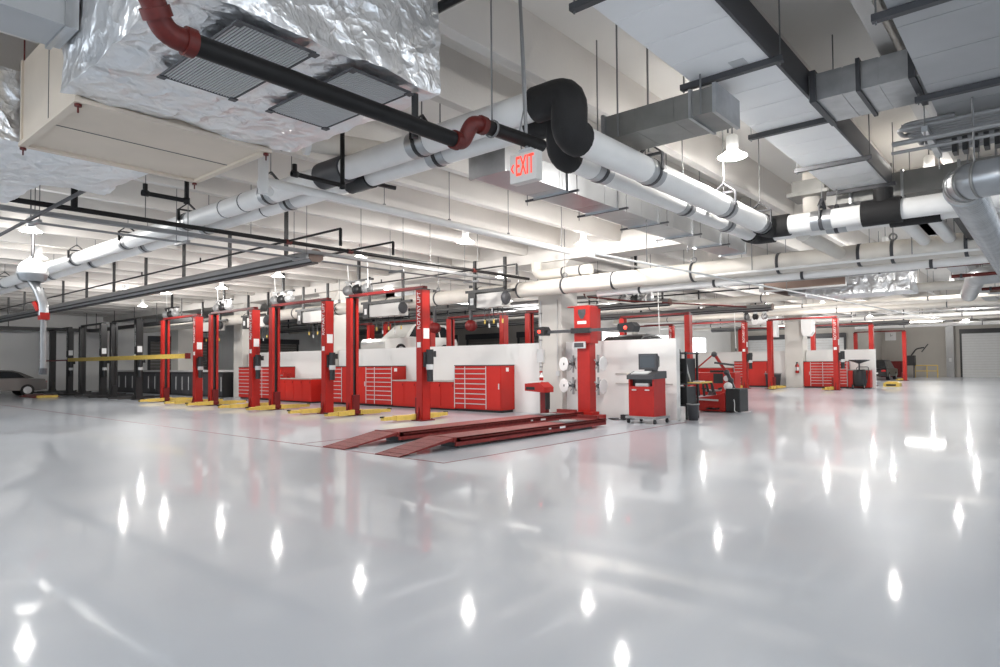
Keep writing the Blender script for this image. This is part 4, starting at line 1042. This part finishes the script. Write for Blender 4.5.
# ------------------------------------------------------------------ reel enclosures and hose clusters
def reel_box(y,L,x,z,label,g):
    r=root('reel_enclosure',label,'reel enclosure',(x,y,z),g)
    b=MB(); b.box(x-.2,y-L/2,z,x+.2,y+L/2-.3,z+.42); b.build('white_cover','cover',r,bevel=.01)
    b=MB(); b.box(x-.24,y+L/2-.3,z-.04,x+.24,y+L/2,z+.46); e=b.build('end_housing','black',r)
    b=MB(); b.box(x-.245,y+L/2-.22,z+.1,x-.24,y+L/2-.08,z+.3); b.build('end_label','white',e)
    b=MB(); b.lathe([(0,0),(.17,0),(.2,.05),(.17,.1),(0,.1)],(x-.1,y-L/2-.12,z+.24),16,axis=(0,1,0)); b.build('end_motor','dgrey',r)
    b=MB(); b.box(x-.26,y-L/2-.15,z+.46,x-.2,y+L/2+.1,z+.54); b.box(x+.2,y-L/2-.15,z+.46,x+.26,y+L/2+.1,z+.54)
    for yy in (y-L/2,y+L/2-.1): b.box(x-.04,yy,z+.5,x+.04,yy+.08,ZB-.2)
    b.build('hanging_frame','black',r)
    for k in range(5):
        yy=y-L/2+.15+k*(L-.6)/4
        b=MB(); b.tube([(x,yy,z),(x+.01,yy,z-.35-.12*(k%2))],.012,6); h=b.build('service_hose','dgrey',r)
        b=MB(); b.cyl((x+.01,yy,z-.47-.12*(k%2)),.025,.12,8); b.build('hose_nozzle','lgrey' if k%2 else 'yellow',h)
    return r
gE='white hose-reel enclosures over the tool cabinets'
for y,L,l in [(12.75,1.3,'white hose-reel enclosure over the cabinet nearest the column'),(17.55,1.9,'white hose-reel enclosure between the posts of the nearest lift'),(21.8,1.75,'white hose-reel enclosure between the second and third lifts'),(26.1,1.75,'white hose-reel enclosure behind the third lift'),(30.4,1.9,'white hose-reel enclosure before the black lifts')]:
    reel_box(y,L,14.45,3.19,l,gE)
def reel_cluster(x,y,z,label,g):
    r=root('hose_reel_cluster',label,'hose reels',(x,y,z),g)
    b=MB(); b.box(x-.04,y-.04,z+.3,x+.04,y+.04,ZD); b.box(x-.05,y-.7,z+.26,x+.05,y+.7,z+.32); b.build('mount_post','black',r)
    for k,d in enumerate((-.5,0,.5)):
        b=MB(); c=(x-.05,y+d,z)
        b.lathe([(0,-.1),(.17,-.08),(.17,-.065),(.1,-.06),(.1,.06),(.17,.065),(.17,.08),(0,.08)],c,20,axis=(.35,1,0)); rl=b.build('reel','grey' if k!=1 else 'black',r)
        b=MB(); b.lathe([(.1,-.05),(.14,-.045),(.15,0),(.14,.045),(.1,.05)],c,18,axis=(.35,1,0)); b.build('hose_wrap','rubber' if k else 'pvc',rl)
        b=MB(); b.box(x-.06,y+d-.1,z+.1,x+.03,y+d+.1,z+.27); b.build('bracket','black' if k==2 else 'lgrey',rl)
    b=MB(); b.tube(bend([(x,y+.6,z+.9),(x,y+.55,z+.3),(x-.1,y+.2,z+.1)],.3),.018,8); b.build('feed_hose','white',r)
gK='hose reel clusters over the lifts'
for y,l in [(17.0,'hose reels hung above the nearest lift overhead bar'),(21.5,'hose reels above the gap between second and first lifts'),(26.0,'hose reels above the gap between third and second lifts'),(31.0,'hose reels above the gap before the black lifts')]:
    reel_cluster(12.9,y,3.95,l,gK)
reel_cluster(37.6,12.9,4.1,'hose reels hung before the far white column',gK)
reel_cluster(20.,10.9,3.7,'hose reels above the half wall right of the tower',gK)
for x,y,l in [(20.5,20.9,'red hose reel on the post right of the nearest lift'),(20.5,18.7,'red hose reel behind the half wall above the counter')]:
    r=root('hose_reel',l,'hose reel',(x,y,3.1),'red hose reels behind the half wall')
    b=MB(); b.lathe([(0,-.14),(.24,-.12),(.24,-.1),(.15,-.09),(.15,.09),(.24,.1),(.24,.12),(0,.12)],(x-.5,y,3.15),20,axis=(.9,.5,0)); b.build('reel','dred',r)
    b=MB(); b.lathe([(.15,-.08),(.21,-.06),(.21,.06),(.15,.08)],(x-.5,y,3.15),18,axis=(.9,.5,0)); b.build('hose_wrap','rubber',r)
    b=MB(); b.box(x-.56,y-.05,3.38,x-.44,y+.05,ZB); b.build('bracket','dgrey',r)
# white ductwork on the far column
r=root('vent_hood','white exhaust duct elbow on the far column','duct',(40.5,12.9,3.6))
b=MB(); b.tube(bend([(38.6,13.3,3.95),(40.2,12.7,4.1),(40.2,12.7,3.0)],.35),.25,16); b.build('elbow','white',r)
b=MB(); b.box(40.2,10.6,3.25,40.8,11.2,4.0); b.prism([(10.6,3.25),(11.2,3.25),(11.1,3.0),(10.75,3.0)],'x',40.2,40.8); b.build('white_box','white',r)
r=root('cable_tray','black cable tray across the far left bays below the ceiling','cable tray',(7,46,3.8))
b=MB(); b.box(0,45.9,3.75,15,46.2,3.95); b.build('tray_body','black',r)
for x in (2.,6.,10.,14.):
    b=MB(); b.cyl((x,46.05,3.95),.02,ZD-3.95,6); b.build('hanger_rod','black',r)
r=root('cable_tray','black cable tray above the black storage cabinets','cable tray',(14.2,40,3.75))
b=MB(); b.box(14.05,31.5,3.72,14.35,45.8,3.9); b.build('tray_body','black',r)
for y in (33,36,39,42,45):
    b=MB(); b.cyl((14.2,y,3.9),.02,ZD-3.9,6); b.build('hanger_rod','black',r)
# cordless drops
for i,(x,y,z0,z1,l) in enumerate([(12.6,16.2,3.9,5.0,'white hose drop above the nearest lift'),(33.,12.4,2.2,4.6,'thin pinkish cord hanging before the far lift'),(21.6,10.9,2.3,4.9,'thin cord hanging behind the console wall')]):
    r=root('hanging_cord',l,'cord',(x,y,z0))
    b=MB(); b.tube([(x,y,z1),(x+.03,y,(z0+z1)/2),(x,y-.05,z0)],.016,6); b.build('cord','pvc',r)
    b=MB(); b.cyl((x,y-.05,z0-.12),.035,.14,8); b.build('plug','dgrey',r)
r=root('air_hose','curved dark and orange hoses strung below the ceiling near the column','hose',(18,10,3.8))
b=MB(); b.tube([(17.2,11.2,3.7),(17.4,11.3,3.64),(18.5,10.3,3.5),(20.5,9.3,3.48),(23.5,8.4,3.5)],.03,8); b.build('dark_hose','oxide',r)
b=MB(); b.tube([(17.2,11.2,3.72),(17.5,11.25,3.55),(18.6,10.2,3.42),(19.5,9.7,3.5)],.022,8); b.build('pale_hose','cream',r)

# ------------------------------------------------------------------ exit sign
r=root('exit_sign','white lit EXIT sign with red letters and a left arrow, hung on conduit','exit sign',(4.85,3.8,3.24))
b=MB(); b.box(4.8,3.64,3.24,4.90,3.96,3.52); b.build('housing','exitbox',r,bevel=.006)
b=MB(); b.box(4.82,3.72,3.52,4.88,3.86,3.56); b.build('canopy','lgrey',r)
text('EXIT',.27,'exitred',r,(4.797,3.775,3.385),(PI/2,0,-PI/2),'exit_letters').scale=(.40,1,1)
b=MB(); b.prism([(3.945,3.38),(3.915,3.425),(3.905,3.42),(3.928,3.38),(3.905,3.34),(3.915,3.335)],'x',4.794,4.8); b.build('arrow','exitred',r)
b=MB(); b.tube([(4.85,3.79,3.55),(4.84,3.80,4.2),(4.80,3.84,ZD)],.017,8); b.tube([(4.85,3.85,3.55),(4.83,3.86,3.75),(4.85,3.82,3.95),(4.81,3.85,ZD)],.008,6); b.build('conduit_stem','grey',r)

# ------------------------------------------------------------------ far right end
r=root('wall_clock','white square clock on the far back wall above the red lift','clock',(71.9,12.0,3.5))
b=MB(); b.box(71.9,11.5,3.5,71.98,12.4,4.3); b.build('face','white',r)
b=MB(); b.bar((71.89,11.95,3.9),(71.89,11.95,4.15),.04,.02); b.bar((71.89,11.95,3.9),(71.89,11.75,4.0),.04,.02); b.build('hands','black',r)
r=root('machine_press','black bench machine on legs beside the far wall','machine',(68.5,9.9,0))
for x in (68.2,68.8):
    for y in (9.6,10.3):
        b=MB(); b.box(x-.03,y-.03,0,x+.03,y+.03,1.1); b.build('leg','dgrey',r)
b=MB(); b.box(68.1,9.5,1.1,68.9,10.4,2.0); b.build('body','black',r)
b=MB(); b.tube(bend([(68.5,9.8,2.),(68.5,9.4,2.6),(68.5,8.8,2.7)],.2),.06,8); b.bar((68.5,9.0,2.3),(68.5,8.5,3.0),.08,.08); b.build('arm','black',r)
r=root('guard_rail','yellow guard rail with red base near the far wall','rail',(69,8.6,0))
b=MB(); 
for y in (7.9,8.7,9.6): b.tube([(69,y,0),(69,y,1.1)],.04,8)
b.tube([(69,7.9,1.1),(69,9.6,1.1)],.04,8); b.tube([(69,7.9,.6),(69,9.6,.6)],.035,8); b.build('rail_frame','yellow',r)
r=root('yellow_block','yellow wheel block on the floor past the far half wall','block',(43.5,7.6,0))
b=MB(); b.box(44.,6.95,0,44.9,7.75,.2); b.prism([(6.95,.2),(7.75,.2),(7.6,.3),(7.1,.3)],'x',44.1,44.8); b.build('block','yellow',r)
b=MB(); b.box(43.98,7.1,.05,44.,7.6,.15); b.build('marking','black',r)
r=root('red_cabinet','dark red cabinet against the far back wall behind the car','cabinet',(71,12,0))
b=MB(); b.box(70.6,10.9,0,71.6,12.6,1.5); b.build('body','dred',r)
b=MB(); 
for k in range(4): b.box(70.57,10.95,.15+k*.33,70.6,12.55,.43+k*.33)
b.build('drawer','dred',r)
pst=root('guard_post','grey steel door post with a switch beside the far roll door','post',(71.6,7.2,0))
b=MB(); b.box(71.4,6.9,0,71.7,7.5,5.2); b.build('post','grey',pst)
b=MB(); b.box(71.35,7.1,1.4,71.4,7.3,1.75); b.build('switch_box','lgrey',pst)
r=root('stand_lamp','dark jointed stand by the right edge of the photo near the roll door','stand',(30,.55,0))
b=MB(); b.tube([(30,.5,0),(30,.5,1.0)],.02,8); b.lathe([(0,0),(.25,0),(.25,.03),(0,.05)],(30,.5,0),16); b.build('pole','black',r)
b=MB(); b.tube(bend([(30,.5,1.0),(30,.9,1.9),(30,.4,2.1)],.2),.03,8); b.bar((30,1.1,2.15),(30,.6,2.2),.06,.05); b.build('arm','black',r)

# ------------------------------------------------------------------ lamps
def make_lamp():
    r=root('pendant_lamp','lamp','ceiling lamp')
    b=MB(); b.lathe([(.05,.10),(.08,.10),(.15,.045),(.21,0.),(.205,0.),(.14,.045),(.07,.09)],(0,0,0),24); b.build('reflector','shade',r)
    b=MB(); b.lathe([(0,.01),(.195,.012),(.2,.018),(0,.02)],(0,0,0),24); b.build('diffuser','lens',r)
    b=MB(); b.lathe([(0,.10),(.075,.10),(.085,.14),(.085,.30),(.06,.33),(0,.33)],(0,0,0),16); b.build('ballast_housing','white',r)
    b=MB(); b.cyl((0,0,.33),.01,ZD-4.55-.33,6); b.build('suspension_cord','rod',r)
    return r
lamp=make_lamp()
gL='white pendant lamps over the workshop'
L=[(9.5,3.55,'disc lamp hanging between the pale duct and the twin pipes'),
(11.88,6.93,'lamp half hidden behind the small shiny duct'),(13.9,9.05,'lamp hanging before the girder right of the exit sign'),(11.67,11.08,'lamp hanging left of and below the exit sign'),
(11.4,15.0,'lamp above the nearest red lift'),(11.8,20.,'lamp above the second red lift'),(12.1,24.6,'lamp above the third red lift'),(11.4,28.,'lamp above the fourth red lift'),(12.9,34.4,'lamp above the nearest black lift'),
(4.13,17.25,'lamp directly above the white dome fitting at far left'),(5.28,21.3,'lamp beyond the white dome fitting'),(10.1,28.7,'lamp beside the fourth red lift on the aisle side'),
(17.3,14.7,'lamp behind the girder above the big tool cabinet'),(16.9,20.3,'lamp over the half wall at the second lift'),(18.2,26.2,'lamp over the half wall at the third lift'),
(20.1,3.4,'lamp among pipes above the right aisle'),(24.,14.5,'lamp above the two exhaust rails'),(24,20,'lamp above the lifted pale car'),(22.,9.,'lamp above the black car behind the console'),
(30.4,9.95,'lamp above the tire changer aisle'),(33,6.65,'lamp over the aisle before the far half wall'),(37.1,9.24,'lamp before the far cabinet lift'),(41.3,6.9,'lamp at the end of the far half wall'),(42,11.4,'lamp beside the far white column'),(43,3.3,'lamp over the right aisle beyond the half wall'),(36,15.5,'lamp over the lift behind the tire changer'),
(30,20,'lamp in the gap between the two lift rows'),(31,3,'lamp low among the far right pipes'),(48,15,'lamp behind the far half wall by the windows'),(50,9.5,'lamp over the farthest red lifts'),(54.3,6.5,'lamp over the far aisle'),(60,5,'lamp near the far roll door'),(66,8,'lamp beside the far back wall'),(58,17,'lamp before the pale roll doors'),
(-3.,9,'fill lamp added out of view behind the foil duct'),(-3.,-6.,'fill lamp added out of view behind the camera'),(4.,-6.,'fill lamp added out of view right of the camera'),(12,-6,'fill lamp added out of view beyond the wide grey duct'),(-3,20,'fill lamp added out of view at far left'),(24,-6,'fill lamp added out of view right of the aisle'),(-4,1,'fill lamp added out of view over the camera aisle')]  # the out-of-view lamps are added to light the foreground
ld=bpy.data.lights.new('lamp_light','POINT'); ld.energy=195; ld.shadow_soft_size=.05; ld.color=(1,.975,.94)
ld2=ld.copy(); ld2.energy=230
first=True
L.append((13.65,1.6,'unseen fill lamp added, tucked above the dull cross duct'))  # hidden lamp added to brighten the ceiling between the right-hand ducts
for x,y,l in L:
    dz=.27 if 'tucked' in l else 0
    place(lamp,first,(x,y,4.55+dz),0,'white '+l,gL); first=False
    lo=bpy.data.objects.new('lamp_light',ld if x<18 else ld2); COL.objects.link(lo); lo.location=(x,y,4.50+dz)
# far strip fittings
r=root('light_fixture','bright white light fitting under the far right ceiling','ceiling lamp',(56,7.3,4.3))
b=MB(); b.box(55,6.1,4.35,56.6,8.4,4.5); b.build('lens_panel','shade',r)
b=MB(); b.box(54.95,6.05,4.5,56.65,8.45,4.6); b.box(54.9,8.4,4.2,56.7,8.8,4.62); b.build('housing','grey',r)
for x in (55.2,56.4):
    b=MB(); b.cyl((x,7.3,4.6),.02,ZD-4.6,6); b.build('hanger_rod','rod',r)

# ------------------------------------------------------------------ camera and view
F=648.; pitch=math.radians(1.8); roll=math.radians(.48); ang=math.radians(40.5275)
shift=31-F*math.tan(pitch)
fw=Vector((math.cos(ang)*math.cos(pitch),math.sin(ang)*math.cos(pitch),math.sin(pitch)))
R0=Vector((math.sin(ang),-math.cos(ang),0)); U0=R0.cross(fw)
Rv=R0*math.cos(roll)-U0*math.sin(roll); Uv=U0*math.cos(roll)+R0*math.sin(roll)
cd=bpy.data.cameras.new('camera'); cam=bpy.data.objects.new('camera',cd); COL.objects.link(cam)
m=Matrix((Rv,Uv,-fw)).transposed().to_4x4(); m.translation=Vector((0,0,1.5)); cam.matrix_world=m
cd.sensor_fit='HORIZONTAL'; cd.sensor_width=36; cd.lens=36*F/1000; cd.shift_y=shift/1000
cd.clip_end=300
S.camera=cam
w=bpy.data.worlds.new('world'); S.world=w; w.use_nodes=True
w.node_tree.nodes['Background'].inputs['Color'].default_value=(.78,.88,1,1)
w.node_tree.nodes['Background'].inputs['Strength'].default_value=2.2
vs=S.view_settings
vs.view_transform='Standard'; vs.look='None'; vs.gamma=1; vs.use_curve_mapping=False; vs.exposure=.36
